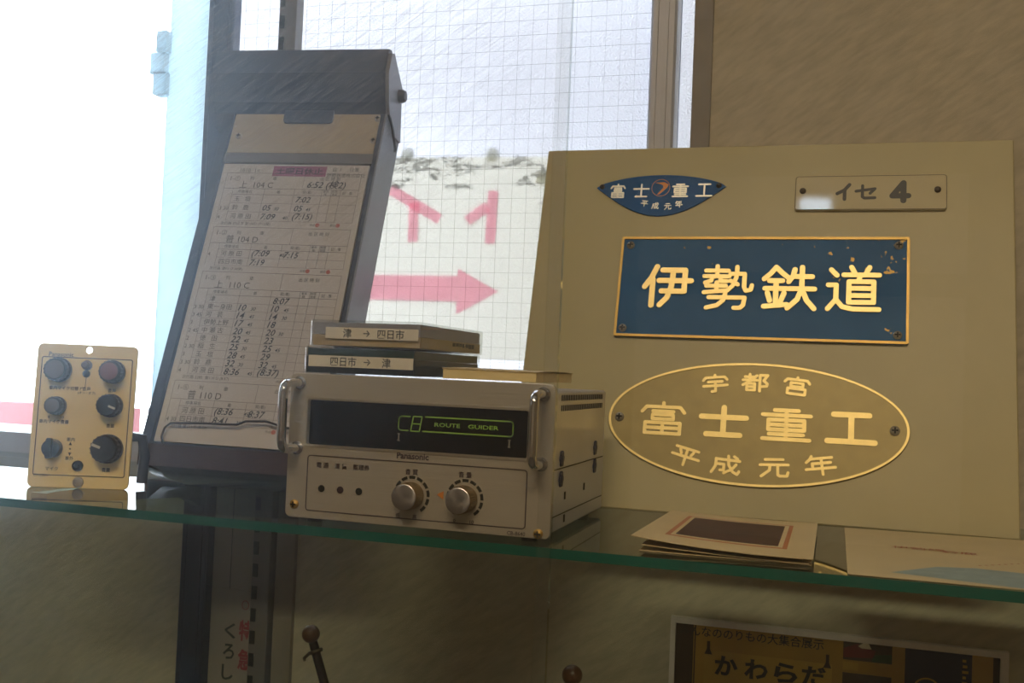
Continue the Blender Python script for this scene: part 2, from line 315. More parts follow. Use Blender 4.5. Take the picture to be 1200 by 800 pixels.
def text(mb, txt, x, z, y, h=None, wd=None, size=None, align='c', bold=0, rot=0, mi=0, shear=0, map3=None):
    """flat print. h: height of the ink (fits), wd: width of the ink (fits); (x, z) is the centre, left or right end"""
    vs, fs, a, b, c, d = text_geo(txt, 1.0, bold)
    if size: sx = sz = size
    else:
        sz = h/max(d-c, 1e-6) if h else None; sx = wd/max(b-a, 1e-6) if wd else None
        sz = sz or sx; sx = sx or sz
    ox = {'c': (a+b)/2, 'l': a, 'r': b}[align]; oz = (c+d)/2
    cr, sr = math.cos(rot), math.sin(rot); out = []
    for p in vs:
        u = (p[0]-ox)*sx; v = (p[1]-oz)*sz; u += v*shear
        u, v = u*cr-v*sr, u*sr+v*cr
        out.append(map3(x+u, z+v) if map3 else (x+u, y, z+v))
    return mb.add(out, fs, mi)
# rounded stroke characters on a 100 x 100 grid, z down
roof = [[(50, 1), (50, 12)], [(5, 30), (14, 14), (86, 14), (95, 30)]]
def sq(x0, y0, x1, y1): return [(x0, y0), (x1, y0), (x1, y1), (x0, y1), (x0, y0)]
STROKES = {
 '伊': [[(26, 4), (16, 30), (3, 52)], [(19, 34), (19, 96)], [(38, 12), (84, 12), (84, 62)], [(32, 37), (97, 37)], [(38, 62), (84, 62)], [(60, 12), (58, 50), (50, 78), (36, 95)]],
 '勢': [[(6, 13), (50, 13)], [(28, 3), (28, 25)], [(3, 26), (52, 26)], [(19, 28), (17, 36), (5, 41)], [(35, 28), (35, 37), (48, 37)], [(8, 48), (46, 48)], [(28, 40), (28, 60)], [(4, 63), (50, 58)],
        [(54, 20), (82, 20), (82, 50), (86, 58), (95, 56), (97, 46)], [(67, 4), (66, 28), (60, 46), (50, 58)], [(55, 36), (69, 44)], [(14, 74), (84, 74), (82, 90), (76, 97), (64, 97)], [(46, 64), (43, 80), (31, 92), (10, 98)]],
 '鉄': [[(24, 3), (14, 18), (2, 30)], [(24, 3), (36, 16), (47, 26)], [(12, 34), (37, 34)], [(4, 52), (45, 52)], [(25, 34), (25, 90)], [(9, 62), (14, 80)], [(41, 62), (35, 80)], [(3, 93), (47, 88)],
        [(60, 8), (57, 22), (49, 36)], [(57, 24), (93, 24)], [(50, 52), (98, 52)], [(74, 3), (74, 52), (66, 76), (48, 96)], [(75, 54), (84, 78), (98, 96)]],
 '道': [[(8, 8), (19, 20)], [(3, 42), (18, 42), (18, 74)], [(18, 74), (3, 95)], [(18, 74), (30, 90), (50, 95), (98, 95)], [(46, 2), (52, 14)], [(80, 2), (74, 14)], [(32, 19), (98, 19)], [(63, 20), (59, 34)], sq(42, 34, 88, 80), [(42, 49), (88, 49)], [(42, 65), (88, 65)]],
 '富': roof + [[(28, 28), (72, 28)], sq(28, 39, 72, 52), sq(13, 64, 87, 97), [(50, 64), (50, 97)], [(13, 80), (87, 80)]],
 '士': [[(2, 36), (98, 36)], [(50, 4), (50, 92)], [(14, 93), (86, 93)]],
 '重': [[(26, 6), (74, 6)], [(2, 21), (98, 21)], sq(14, 36, 86, 66), [(14, 51), (86, 51)], [(50, 6), (50, 94)], [(16, 80), (84, 80)], [(3, 95), (97, 95)]],
 '工': [[(14, 8), (86, 8)], [(50, 8), (50, 93)], [(2, 93), (98, 93)]],
 '平': [[(10, 10), (90, 10)], [(26, 22), (32, 40)], [(74, 22), (68, 40)], [(2, 54), (98, 54)], [(50, 10), (50, 99)]],
 '成': [[(14, 24), (96, 24)], [(15, 24), (15, 62), (3, 97)], [(15, 50), (44, 50), (44, 80), (32, 82)], [(56, 3), (60, 50), (76, 84), (92, 95), (97, 78)], [(85, 44), (72, 72), (46, 95)], [(76, 3), (88, 13)]],
 '元': [[(20, 10), (80, 10)], [(3, 38), (97, 38)], [(36, 38), (34, 66), (6, 97)], [(62, 38), (62, 90), (68, 96), (92, 96), (96, 78)]],
 '年': [[(24, 2), (18, 16), (5, 32)], [(20, 16), (90, 16)], [(24, 41), (84, 41)], [(24, 41), (24, 67)], [(2, 68), (98, 68)], [(55, 16), (55, 99)]],
 '宇': roof + [[(24, 40), (76, 40)], [(5, 63), (95, 63)], [(50, 40), (50, 94), (36, 96)]],
 '都': [[(10, 18), (46, 18)], [(28, 3), (28, 36)], [(3, 37), (56, 37)], [(54, 10), (34, 38), (3, 66)], sq(18, 56, 47, 95), [(18, 75), (47, 75)], [(66, 7), (66, 99)], [(66, 7), (94, 7), (80, 38), (94, 56), (91, 70), (74, 73)]],
 '宮': roof + [sq(28, 33, 72, 54), [(50, 54), (48, 66)], sq(18, 66, 82, 97)],
 'イ': [[(88, 6), (55, 40), (6, 62)], [(56, 38), (56, 98)]],
 'セ': [[(4, 44), (92, 28), (70, 60)], [(34, 6), (34, 84), (44, 94), (92, 92)]],
 '4': [[(70, 97), (70, 5), (8, 72), (97, 72)]],
}
def char(mb, ch, x0, x1, z0, z1, y, wd, t, rot=0, mi=0, caps=8):
    """one raised character fitted to x0..x1, z0..z1, standing t proud of depth y"""
    cx, cz = (x0+x1)/2, (z0+z1)/2; W, H = x1-x0-wd, z1-z0-wd; cr, sr = math.cos(rot), math.sin(rot)
    def P(p):
        u, v = (p[0]/100-.5)*W, (.5-p[1]/100)*H
        return (cx+u*cr-v*sr, cz+u*sr+v*cr)
    n_ = 0
    for st in STROKES[ch]:
        q = [P(p) for p in st]
        for a, b in zip(q, q[1:]):
            n_ += 1
            L = math.hypot(b[0]-a[0], b[1]-a[1]) or 1e-9; an = math.atan2(b[1]-a[1], b[0]-a[0]); o = []
            for k in range(caps+1): th = an-math.pi/2+math.pi*k/caps; o.append((b[0]+wd/2*math.cos(th), b[1]+wd/2*math.sin(th)))
            for k in range(caps+1): th = an+math.pi/2+math.pi*k/caps; o.append((a[0]+wd/2*math.cos(th), a[1]+wd/2*math.sin(th)))
            mb.prism_y(o, y-t-n_*6e-6, y, mi)      # a few microns apart, so crossing strokes never share a face
    return mb
def screw(parent, x, z, y, r=.0032, m='screw', name='screw', cross=True):
    b = MB(); b.lathe([(r, 0), (r, r*.25), (r*.75, r*.55), (r*.3, r*.68), (1e-5, r*.7)], (x, y, z), (0, -1, 0), 16)
    if cross:
        for a, c in ((.62, .17), (.17, .62)): b.box(x-r*a, x+r*a, y-r*.76, y-r*.45, z-r*c, z+r*c, 1)
    return b.build(name, [M[m], M['slot']], parent)

# ------------------------------------------------------------------ setting: room, wall with window
YW = .835
RX0, RX1, RY0, RZ0, RZ1 = -2.4, 2.1, -2.9, -ZS, 1.45
WX0, WX1, WZ0, WZ1 = -1.25, -.1165, -.007, .95
b = MB()
b.box(RX0, WX0, YW, YW+.16, RZ0, RZ1); b.box(WX1, RX1, YW, YW+.16, RZ0, RZ1); b.box(WX0, WX1, YW, YW+.16, RZ0, WZ0); b.box(WX0, WX1, YW, YW+.16, WZ1, RZ1)
struct(b.build('wall_back', M['wall'], smooth=False))
struct(MB().box(RX0-.1, RX0, RY0, YW+.16, RZ0, RZ1).build('wall_left', M['room'], smooth=False))
struct(MB().box(RX1, RX1+.1, RY0, YW+.16, RZ0, RZ1).build('wall_right', M['room'], smooth=False))
struct(MB().box(RX0-.1, RX1+.1, RY0-.1, RY0, RZ0, RZ1).build('wall_front', M['room'], smooth=False))
struct(MB().box(RX0-.1, RX1+.1, RY0-.1, YW+.16, RZ0-.1, RZ0).build('floor', M['floor'], smooth=False))
struct(MB().box(RX0-.1, RX1+.1, RY0-.1, YW+.16, RZ1, RZ1+.1).build('ceiling', M['ceil'], smooth=False))
b = MB(); b.box(-.72, .42, RY0, RY0+.02, -.45, .85); struct(b.build('added_board', M['lampbody'], smooth=False))  # unseen pale notice board, added for the right pane to mirror
b = MB(); b.box(-.80, 1.1, RY0, RY0+.04, .42, .50); b.box(-.80, -.72, RY0, RY0+.04, -.5, .95); struct(b.build('added_beam', M['pale'], smooth=False))  # unseen beam and upright, added for the same reflection
struct(MB().box(-.1160, -.1012, YW-.004, YW, -.02, .97).build('trim_1', M['casing']))

wn = struct(empty('window_1', (-.6, YW+.02, WZ0)))
def wpart(b, name, m, **k):
    o = b.build(name, m, None, **k); o.parent = wn; o.matrix_parent_inverse = Matrix.Translation(-Vector(wn.location)); return o
b = MB(); b.box(WX0, WX1-.0, YW+.004, YW+.10, WZ0, WZ0+.024); b.box(WX0, WX1, YW+.02, YW+.10, WZ1-.03, WZ1); b.box(WX0, WX0+.03, YW+.02, YW+.10, WZ0, WZ1)
wpart(b, 'window_frame', M['alu'])
b = MB(); b.bbox(-.154, -.1325, YW+.012, YW+.034, .017, .93, .002); b.box(-.150, -.1475, YW+.009, YW+.013, .017, .93); b.box(-.141, -.139, YW+.009, YW+.013, .017, .93)
lab(wpart(b, 'sash_stile', M['alu']), 'grey aluminium right stile of the frosted sash')
wpart(MB().bbox(-.62, -.154, YW+.012, YW+.034, .017, .049, .002), 'sash_rail', M['alu'])
lab(wpart(MB().bbox(-.618, -.572, YW+.012, YW+.034, .017, .93, .003), 'sash_stile', M['stile']), 'meeting stile with the window glare put into its pale blue colour')
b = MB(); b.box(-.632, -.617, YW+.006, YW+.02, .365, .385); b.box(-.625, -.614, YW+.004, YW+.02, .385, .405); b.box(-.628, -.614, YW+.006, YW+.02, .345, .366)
lab(wpart(b, 'latch', M['stile']), 'pale latch on the meeting stile')  # latch shares the stile's painted-in glare
wpart(MB().box(-1.22, -.618, YW+.022, YW+.025, .017, .93), 'pane', M['clear'], smooth=False)
lab(wpart(MB().box(-.572, -.154, YW+.022, YW+.0222, .047, .93), 'pane', M['frost'], smooth=False), 'wired frosted pane')
lab(wpart(MB().box(-.1325, -.1165, YW+.04, YW+.0402, .017, .93), 'pane', M['frost'], smooth=False), 'narrow strip of bright frosted glass beside the frame')
b = MB(); rr = random.Random(3)
for i in range(33):
    x = -.566+i*.01285; b.box(x-.00004, x+.00004, YW+.0205, YW+.0209, .047, .93)
for i in range(69):
    z = .052+i*.01285; b.box(-.572, -.154, YW+.0206, YW+.021, z-.00007, z+.00007)
o = wpart(b, 'wire_mesh', M['wire'], smooth=False); o['kind'] = 'stuff'
# outside
struct(MB().box(-14, 14, YW+.3, 40, RZ0-.4, RZ0-.3).build('ground', M['ground'], smooth=False))
tag(MB().box(-9, -3.05, 4.0, 4.12, RZ0-.3, -.135).build('boundary_wall', M['pinkstrip']), 'low faded pink wall outside, seen through the clear left sash', 'wall')
tag(MB().box(-.72, 3.2, 1.02, 3.4, .47, .53).build('added_canopy', M['outside']), 'grey overhang added outside to darken the upper right of the frosted pane', 'added_canopy')  # overhang added to grey the pane towards its upper right

tag(MB().box(-1.25, 9, 9.0, 14.0, RZ0-.3, 3.4).build('added_block', M['outside']), 'plain grey block added outside to darken the right part of the frosted pane', 'added_block')  # far block added to cut the bright horizon behind the pane's right part

# toilet direction sign taped on the outside of the frosted pane
K = 1.006; YSG = YW+.0226
def sx_(x): return x*K
def sz_(z): return .094+(z-.094)*K
sg = tag(empty('paper_sign', (-.33, YSG, .1)), 'white paper sign on the frosted window with pink tape letters and arrow, seen reversed', 'sign')
def sgpart(b, name, m, **k):
    o = b.build(name, m, None, **k); o.parent = sg; o.matrix_parent_inverse = Matrix.Translation(-Vector(sg.location)); return o
sgpart(MB().prism_y([(sx_(-.52), sz_(.107)), (sx_(-.20), sz_(.105)), (sx_(-.20), sz_(.279)), (sx_(-.52), sz_(.284))], YSG, YSG+.0003), 'paper', M['signpaper'], smooth=False)
TW = .0095
for nt_, (pts, nm) in enumerate((([(-.3829, .2535), (-.3345, .2265)], 'tape_strip'), ([(-.3595, .241), (-.3593, .2065)], 'tape_strip'), ([(-.2862, .2509), (-.2872, .2050)], 'tape_strip'), ([(-.291, .2375), (-.3095, .2250)], 'tape_strip'),
                ([(-.408, .262), (-.3885, .2365)], 'tape_strip'), ([(-.47, .1660), (-.3160, .1660)], 'arrow_shaft'))):
    wdt = .0225 if nm == 'arrow_shaft' else TW
    sgpart(MB().bar((sx_(pts[0][0]), sz_(pts[0][1])), (sx_(pts[1][0]), sz_(pts[1][1])), wdt, YSG+.0006+.0003*(nt_ % 2), .0002), nm, M['tape'], smooth=False)
sgpart(MB().prism_y([(sx_(-.3155), sz_(.1436)), (sx_(-.2778), sz_(.1640)), (sx_(-.3155), sz_(.1835))], YSG+.0004, YSG+.0006), 'arrow_head', M['tape'], smooth=False)
for x, z in ((-.3689, .2844), (-.2893, .2820), (-.243, .2610)):
    sgpart(MB().lathe([(.0062, 0), (.0055, .0008), (.001, .0012)], (sx_(x), YSG+.0016, sz_(z)), (0, 1, 0), 20), 'suction_disc', M['disc'])

# ------------------------------------------------------------------ showcase: uprights, shelf, panes
YU = .823
b = MB(); b.bbox(-.5590, -.5320, YU, YW, RZ0, .95, .0015); b.box(-.5545, -.5530, YU-.001, YU, RZ0, .95); b.box(-.5385, -.5370, YU-.001, YU, RZ0, .95)
tag(b.build('upright_post', M['aludark']), 'dark grey metal upright left of the slotted standard, behind the timetable stand', 'post')
st = tag(empty('slotted_standard', (-.4778, YU, RZ0)), 'slotted metal shelf standard right of the dark upright post', 'shelf standard')
def child(b, name, m, par, **k):
    o = b.build(name, m, None, **k); o.parent = par; o.matrix_parent_inverse = Matrix.Translation(-Vector(par.location)); return o
b = MB(); b.bbox(-.4856, -.4680, YU, YW, RZ0, .95, .0005)
child(b, 'channel', M['standard'], st)
b = MB()
for i in range(78):
    z = -.62+i*.0195; b.box(-.4845, -.4795, YU-.0006, YU+.001, z, z+.0115)
o = child(b, 'slots', M['slot'], st, smooth=False); o['kind'] = 'stuff'
struct(MB().box(-.4660, -.4480, YW-.005, YW, RZ0, -.008).build('pale_strip', M['pale']))  # pale upright strip right of the slotted standard

gs = MB().box(-1.5, 1.2, .557, .818, -.0055, 0)
# front edge faces take the green material
gs.mi = [0, 0, 1, 0, 0, 0]
tag(gs.build('glass_shelf', [M['shelf'], M['edge']], smooth=False), 'clear glass shelf with a green front edge carrying the exhibits', 'shelf')
gl = MB().box(-1.5, 1.2, .535, .818, -.3355, -.33); gl.mi = [0, 0, 1, 0, 0, 0]
tag(gl.build('glass_shelf', [M['shelf'], M['edge']], smooth=False), 'lower glass shelf under the wooden poles, below the picture', 'shelf')
def bracket(name, x, z, label):
    prof = [(.628, z), (.628, z-.006), (.66, z-.010), (.80, z-.020), (YU-.0005, z-.030), (YU-.0005, z)]
    br = MB(); br.prism_x(prof, x-.0045, x+.0045); br.box(x-.007, x+.007, .626, .63, z-.0075, z+.0)
    return tag(br.build(name, M['bracket']), label, 'bracket')
bracket('shelf_bracket', -.5455, -.0058, 'dark grey bracket under the left end of the glass shelf')

dr = MB().box(-1.5, -.134, .512, .516, -.5, .95); dr.mi = [0, 1, 0, 0, 0, 0]
struct(dr.build('door_1', [M['pane'], M['pane_edge']], smooth=False))
struct(MB().box(-.139, 1.2, .504, .508, -.5, .95).build('door_2', [M['pane_r']], smooth=False))

# ------------------------------------------------------------------ timetable stand (leans back, left)
hold = tag(empty('timetable_stand'), 'tall dark stand leaning back with a printed timetable sheet and hooded top', 'timetable stand')
hold.matrix_world = Matrix(((.9954, -.0937, -.0224, -.4898), (.0956, .9334, .3459, .6647), (-.0115, -.3464, .938, .0309), (0, 0, 0, 1)))
HW, HL = .1405, .289
b = MB(); b.box(0, HW, .004, .036, 0, HL); b.box(0, .0075, -.0015, .004, 0, HL); b.box(HW-.0035, HW, -.0015, .004, 0, HL)
b.build('tray', M['holder'], hold, smooth=False)
b = MB(); b.prism_x([(-.0016, 0), (.036, 0), (.036, HL), (-.0016, HL)], HW, HW+.0015)
lab(b.build('side_wall', M['holderside'], hold, smooth=False), 'grey metal right side wall')
# base: dark wooden lip with rounded polished underside
b = MB(); b.prism_y([(0, 0), (.003, -.0165), (HW-.003, -.0165), (HW, 0)], -.0035, .036); b.build('base', M['basewood'], hold)
b = MB()
prof = []
for k in range(9):
    a = math.pi*k/8; prof.append((-.001+.0185*(1-math.cos(a)), -.0165-.0062*math.sin(a)))
n = len(prof); vs = []
for s in (0, 1, 2, 3):
    inset = (.004, .030, .030, .004)[s]; drop = (.15, 1, 1, .15)[s]; xx = inset if s < 2 else HW-inset
    vs += [(xx, y, -.0165+(z+.0165)*drop) for y, z in prof]
fs = [tuple(range(n)), tuple(range(4*n-1, 3*n-1, -1))]
for s in range(3): fs += [(s*n+i, s*n+(i+1) % n, (s+1)*n+(i+1) % n, (s+1)*n+i) for i in range(n)]
b.add(vs, fs); lab(b.build('foot', M['underside'], hold, ang=60), 'polished rounded underside')
# hood
hp = [(-.0005, .2895), (-.0085, .2955), (-.0205, .316), (-.0215, .338), (-.015, .3415), (.017, .329), (.0235, .3125), (.036, .2845), (.036, .280), (.004, .280)]
b = MB(); b.prism_x(hp, -.0105, HW+.0005); hd = b.build('hood', M['holder'], hold, ang=20)
b = MB(); b.prism_y(rrect(.0535, .0965, .2795, .300, .003), -.0030, -.0012); lab(b.build('latch_tab', M['holder'], hold), 'dark tab on the hood edge')
b = MB(); b.prism_x([(-.0005, .2895), (-.0075, .2970), (-.0190, .317), (-.0195, .335), (-.0145, .3388), (.016, .3265), (.022, .3115), (.0345, .2845), (.02, .281), (.006, .289)], HW+.0005, HW+.0035); lab(b.build('hood_end', M['holderside'], hold), 'grey end cap of the hood')
b = MB(); b.lathe([(.0058, 0), (.0058, .003), (.0042, .0055), (1e-5, .006)], (HW+.0035, .013, .3165), (1, 0, 0), 18); lab(b.build('knob', M['kblack'], hold), 'black knob on the hood end')
b = MB(); b.tube([(HW+.002, .001, .290), (HW+.004, .010, .283), (HW+.004, .024, .272), (HW+.003, .0255, .271)], .0011); b.build('spring_wire', M['cable'], hold)
b = MB(); b.box(.009, HW-.0045, -.0004, .004, .252, HL+.002); hpz = b.build('header_plate', M['panelbeige'], hold, smooth=False); lab(hpz, 'beige plate above the sheet')
for x, z in ((.0165, .2675), (.1345, .2640), (.1345, .2850)): screw(hpz, x, z, -.0004, .0028, 'screw')
b = MB(); b.box(.008, HW-.0035, -.0008, .004, .2425, .2515); lab(b.build('channel_strip', M['strip'], hold), 'grey channel above the sheet')
SX0, SX1, SZ0, SZ1 = .0085, .1345, .0035, .2420
b = MB(); b.box(SX0, SX1, .0014, .004, SZ0, SZ1); sheet = lab(b.build('timetable_sheet', M['sheet'], hold, smooth=False), 'printed timetable sheet with handwritten times')
ys = .0012
pr, pn, mk, rd = MB(), MB(), MB(), MB()
def hline(x0, x1, z, wd=.00022): pr.box(SX0+x0, SX0+x1, ys, ys+.0001, z-wd/2, z+wd/2)
def vline(x, z0, z1, wd=.0002): pr.box(SX0+x-wd/2, SX0+x+wd/2, ys, ys+.0001, z0, z1)
def pt(t, x, z, size=.0038, align='l'): text(pr, t, SX0+x, z, ys, size=size, align=align)
def hw(t, x, z, size=.0055, sub=None):
    text(pn, t, SX0+x, z, ys, size=size, align='l', shear=.22, bold=.012)
    if sub: text(pn, sub, SX0+x+len(t)*size*.60+.0012, z-.0008, ys, size=size*.55, align='l', shear=.22, bold=.012)
W = SX1-SX0
mk.box(SX0+.0445, SX0+.0905, ys+.0001, ys+.00015, .2310, .2405)
text(pn, '土曜日休止', SX0+.0675, .2357, ys-.0001, wd=.040, h=.0060, bold=.01)
pt('1010  1=', .016, .2360, .0050); pt('自  Ⅰ      仕業', .096, .2378, .0042); pt('伊勢鉄道株式会社', .0915, .2325, .0041)
def block(z, no, train, dep, rows, foot, frac, boxed=True):
    """one train's table: header lines, column heads, rows of station and times; z is its top"""
    hline(.005, .121, z); 
    pt(no, .009, z-.0052, .0055); pt('列', .026, z-.0050, .0038); pt('車', .046, z-.0050, .0038)
    pt(train, .018, z-.0107, .0074)
    vline(.073, z-.0145, z); pt('出 区 時 刻', .087, z-.0045, .0036)
    if dep: hw(dep, .077, z-.0105, .0080)
    hline(.005, .121, z-.0145); hh = z-.0145
    pt('停車場名', .018, hh-.0029, .0032); pt('着', .052, hh-.0029, .0032); pt('発(着)', .074, hh-.0029, .0032); pt('着発', .0915, hh-.0016, .0024); pt('線', .0925, hh-.0042, .0024); pt('制限', .0990, hh-.0016, .0024); pt('速度', .0990, hh-.0042, .0024); pt('記   事', .108, hh-.0029, .0030)
    hline(.013, .121, hh-.0055); zz = hh-.0055; pitch = frac
    for lead, stn, a, asub, d, dsub in rows:
        pt(lead, .0055, zz-pitch*.62, .0046); pt(stn, .0165, zz-pitch*.5, .0052)
        if a: hw(a, .043, zz-pitch*.5, .0074, asub)
        if d: hw(d, .070, zz-pitch*.5, .0074, dsub)
        zz -= pitch; hline(.013, .121, zz, .00012)
    for x in (.0135, .041, .067, .0905, .0985, .106): vline(x, zz, hh)
    vline(.121, zz, z); vline(.005, zz, z)
    pt(foot, .010, zz-.0028, .0032); pt('作成', .086, zz-.0026, .0024); pt('照合', .103, zz-.0026, .0024)
    for x in (.0925, .1095): MB().lathe([(.0018, 0), (.0018, .00005)], (SX0+x, ys, zz-.0026), (0, -1, 0), 12).build('seal_stamp', M['redstamp'], sheet, smooth=False)
    return zz-.0064
block(.2335, '1-①', '上  104 C', '6:52 (検2)', [('', '玉   垣', '', '', '7:02', ''), ('3 30', '鈴   鹿', '05', '30', '05', '45'), ('4', '河 原 田', '7:09', '40', '(7:15)', '')], '次行路 四日市 第104D (7:15発)', .0080)
block(.1835, '1-②', '普 104 D', '', [('4', '河 原 田', '(7:09', '40)', '7:15', ''), ('', '四日市南', '7:19', '', '', '')], '次行路 津行 (7:38発)', .0072)
rows = [('', '津', '', '', '8:07', ''), ('3 30', '東一身田', '10', '30', '10', '45'), ('3 45', '河   芸', '14', '45', '14', '30'), ('3', '伊勢上野', '17', '45', '18', ''), ('2 45', '中 瀬 古', '20', '45', '20', '30'), ('2', '徳   田', '22', '45', '23', ''),
        ('2 30', '稲   生', '25', '30', '25', '45'), ('3', '玉   垣', '28', '45', '29', ''), ('3 30', '鈴   鹿', '32', '30', '32', '45'), ('4', '河 原 田', '8:36', '45', '(8:37)', '')]
block(.1436, '1-③', '上  110 C', '', rows, '次行路 2285  第110 D (8:37)', .0066)
block(.0518, '1-⑥', '普 110 D', '', [('', '河 原 田', '(8:36', '45)', '8:37', ''), ('4 30', '四日市南', '8:41', '30', '', '')], '次行路 第111 D (8:59)', .0066)
o = pr.build('printed_table', M['ink'], sheet, smooth=False); o['kind'] = 'stuff'; o = lab(pn.build('handwriting', M['pen'], sheet, smooth=False), 'handwritten departure times'); o['kind'] = 'stuff'
lab(mk.build('marker_band', M['pinkmark'], sheet, smooth=False), 'pink marker band')
b = MB(); b.tube([(.0167, .002, .0005), (.0165, -.003, .006), (.0175, -.0035, .0125), (.0215, -.0035, .0165), (.050, -.0035, .0180), (.074, -.0035, .0185), (.080, -.0035, .0215), (.096, -.0035, .0225), (.104, -.0035, .0205), (.110, -.0035, .0185), (.130, -.0035, .0190), (.132, .002, .0185)], .0009, 8)
b.build('wire_clip', M['wirebar'], hold)

# ------------------------------------------------------------------ control panel with six knobs (far left)
cp = tag(empty('control_panel', (-.5450, .6125, 0), (R(-4), 0, R(20))), 'small cream control plate with six knobs standing at the left end of the shelf', 'control panel')
PW, PH = .0708, .1025
b = MB(); b.merge(*plate([rrect(0, PW, 0, PH, .004), ellipse(PW*.51, PH*.963, .0024, .0024, 20), ellipse(PW*.505, PH*.042, .0022, .0022, 20)], 0, .0022, .0005)); fp = b.build('face_plate', M['ctrl'], cp)
lab(MB().bbox(.014, PW-.016, .0022, .018, .0018, PH-.014, .001).build('back_box', M['alu'], cp), 'metal box behind the plate')
b = MB(); frame_outline(b, .0035, PW-.0030, .0085, PH-.0095, .0015, .0006, 0, .0002); b.build('border_line', M['printblack'], fp, smooth=False)
def small_knob(u, v, r, h, capm, mark=None, skirt=True, label=None):
    x, z = u*PW, v*PH; k = empty('knob', (x, 0, z)); k.parent = cp
    b = MB(); nn = 36; prof = [(r, 0), (r, h*.3), (r*.9, h*.36), (r*.9, h*.9), (r*.82, h)] if skirt else [(r, 0), (r*.95, h*.9), (r*.85, h)]
    b.lathe(prof, (0, 0, 0), (0, -1, 0), nn)
    for i in range(18):
        a = 2*math.pi*i/18; b.cyl((r*.9*math.cos(a), -h*.3, r*.9*math.sin(a)), (r*.9*math.cos(a), -h*.9, r*.9*math.sin(a)), r*.06, 5)
    b.build('knob_body', M['kblack'], k)
    MB().lathe([(r*.74, 0), (r*.74, .0004), (r*.4, .0007), (1e-5, .0006)], (0, -h, 0), (0, -1, 0), 28).build('knob_cap', M[capm], k)
    if mark is not None:
        MB().bar((r*.2*math.cos(mark), r*.2*math.sin(mark)), (r*.8*math.cos(mark), r*.8*math.sin(mark)), r*.18, -h-.0003, .0007).build('pointer', M['kmark'], k, smooth=False)
    if label: lab(k, label)
small_knob(.235, .815, .0088, .010, 'kgrey', None, True, 'grey-capped knob at upper left'); small_knob(.24, .565, .0066, .010, 'kgrey', None, True, 'small grey-capped knob at middle left')
small_knob(.775, .815, .0084, .011, 'kred', None, True, 'red-capped knob at upper right'); small_knob(.775, .580, .0084, .011, 'kblack', R(-20), True, 'black knob at middle right with a pointer'); small_knob(.780, .280, .0104, .012, 'kblack', R(160), True, 'largest black knob at lower right')
k = empty('knob', (.235*PW, 0, .27*PH)); k.parent = cp; lab(k, 'black pointer knob at lower left')
b = MB(); b.lathe([(.0066, 0), (.0062, .006), (.005, .0065)], (0, 0, 0), (0, -1, 0), 28); b.build('knob_body', M['kblack'], k)
b = MB(); b.prism_y(rrect(-.0018, .0018, -.0072, .0072, .0014), -.0105, -.006); b.build('pointer', M['kblack'], k)
b = MB(); b.lathe([(.0036, 0), (.0036, .001), (.0024, .0012), (.0024, .006), (.0016, .0068)], (.505*PW, 0, .855*PH), (0, -1, 0), 20); lab(b.build('push_button', M['kgrey'], cp), 'small grey push button')
MB().lathe([(.0026, 0), (.0026, .0012), (.001, .0018)], (.505*PW, 0, .795*PH), (0, -1, 0), 16).build('indicator_lamp', M['led'], cp)
MB().lathe([(.0038, 0), (.0038, .0014), (.0026, .0016), (.0024, .0006), (.0011, .0006), (.0011, .0018)], (.49*PW, 0, .155*PH), (0, -1, 0), 20).build('jack_socket', M['slot'], cp)
b = MB(); b.lathe([(.0040, 0), (.0036, .0010), (.0024, .0012), (.0022, .0008), (1e-5, .0008)], (.505*PW, 0, .042*PH), (0, -1, 0), 20); b.build('bolt', M['screw'], cp)
b = MB()
for t, u, v, s in (('車内マイク切替 / 音声', .35, .69, .0030), ('(オン・オフ)', .52, .66, .0022), ('車内マイク音量', .22, .455, .0030), ('マイク', .235, .13, .0032), ('車内', .40, .335, .0030), ('車外', .40, .205, .0030), ('音声', .77, .685, .0030), ('音質', .78, .44, .0030), ('音量', .77, .135, .0030), ('CV-258N', .13, .083, .0026), ('0', .165, .485, .0026), ('10', .30, .485, .0026), ('Panasonic', .24, .925, .0045)):
    text(b, t, u*PW, v*PH, -.00025, size=s, bold=.01)
b.bar((.505*PW, .775*PH), (.50*PW, .70*PH), .0003, -.0001, .0001); b.bar((.50*PW, .70*PH), (.45*PW, .695*PH), .0003, -.0001, .0001)
for v, s in ((.305, 1), (.235, -1)):
    x, zc = .40*PW, v*PH; b.prism_y([(x-.0011, zc-s*.001), (x+.0011, zc-s*.001), (x, zc+s*.0014)] if s > 0 else [(x+.0011, zc+.001), (x-.0011, zc+.001), (x, zc-.0014)], -.0002, -.0001)
b.lathe([(.0006, 0), (.0006, .0001)], (.40*PW, -.0001, .27*PH), (0, -1, 0), 10)
b.build('lettering', M['printblack'], fp, smooth=False)['kind'] = 'stuff'
b = MB(); b.tube([(PW-.017, .012, .036), (PW-.008, .016, .038), (PW+.002, .018, .037), (PW+.005, .018, .024), (PW+.004, .018, .0045)], .0038, 12); b.lathe([(.0048, 0), (.0048, .010), (.004, .012)], (PW-.018, .012, .036), (1, .3, .1), 14)
lab(b.build('cable', M['cable'], cp), 'black cable leaving the right side')

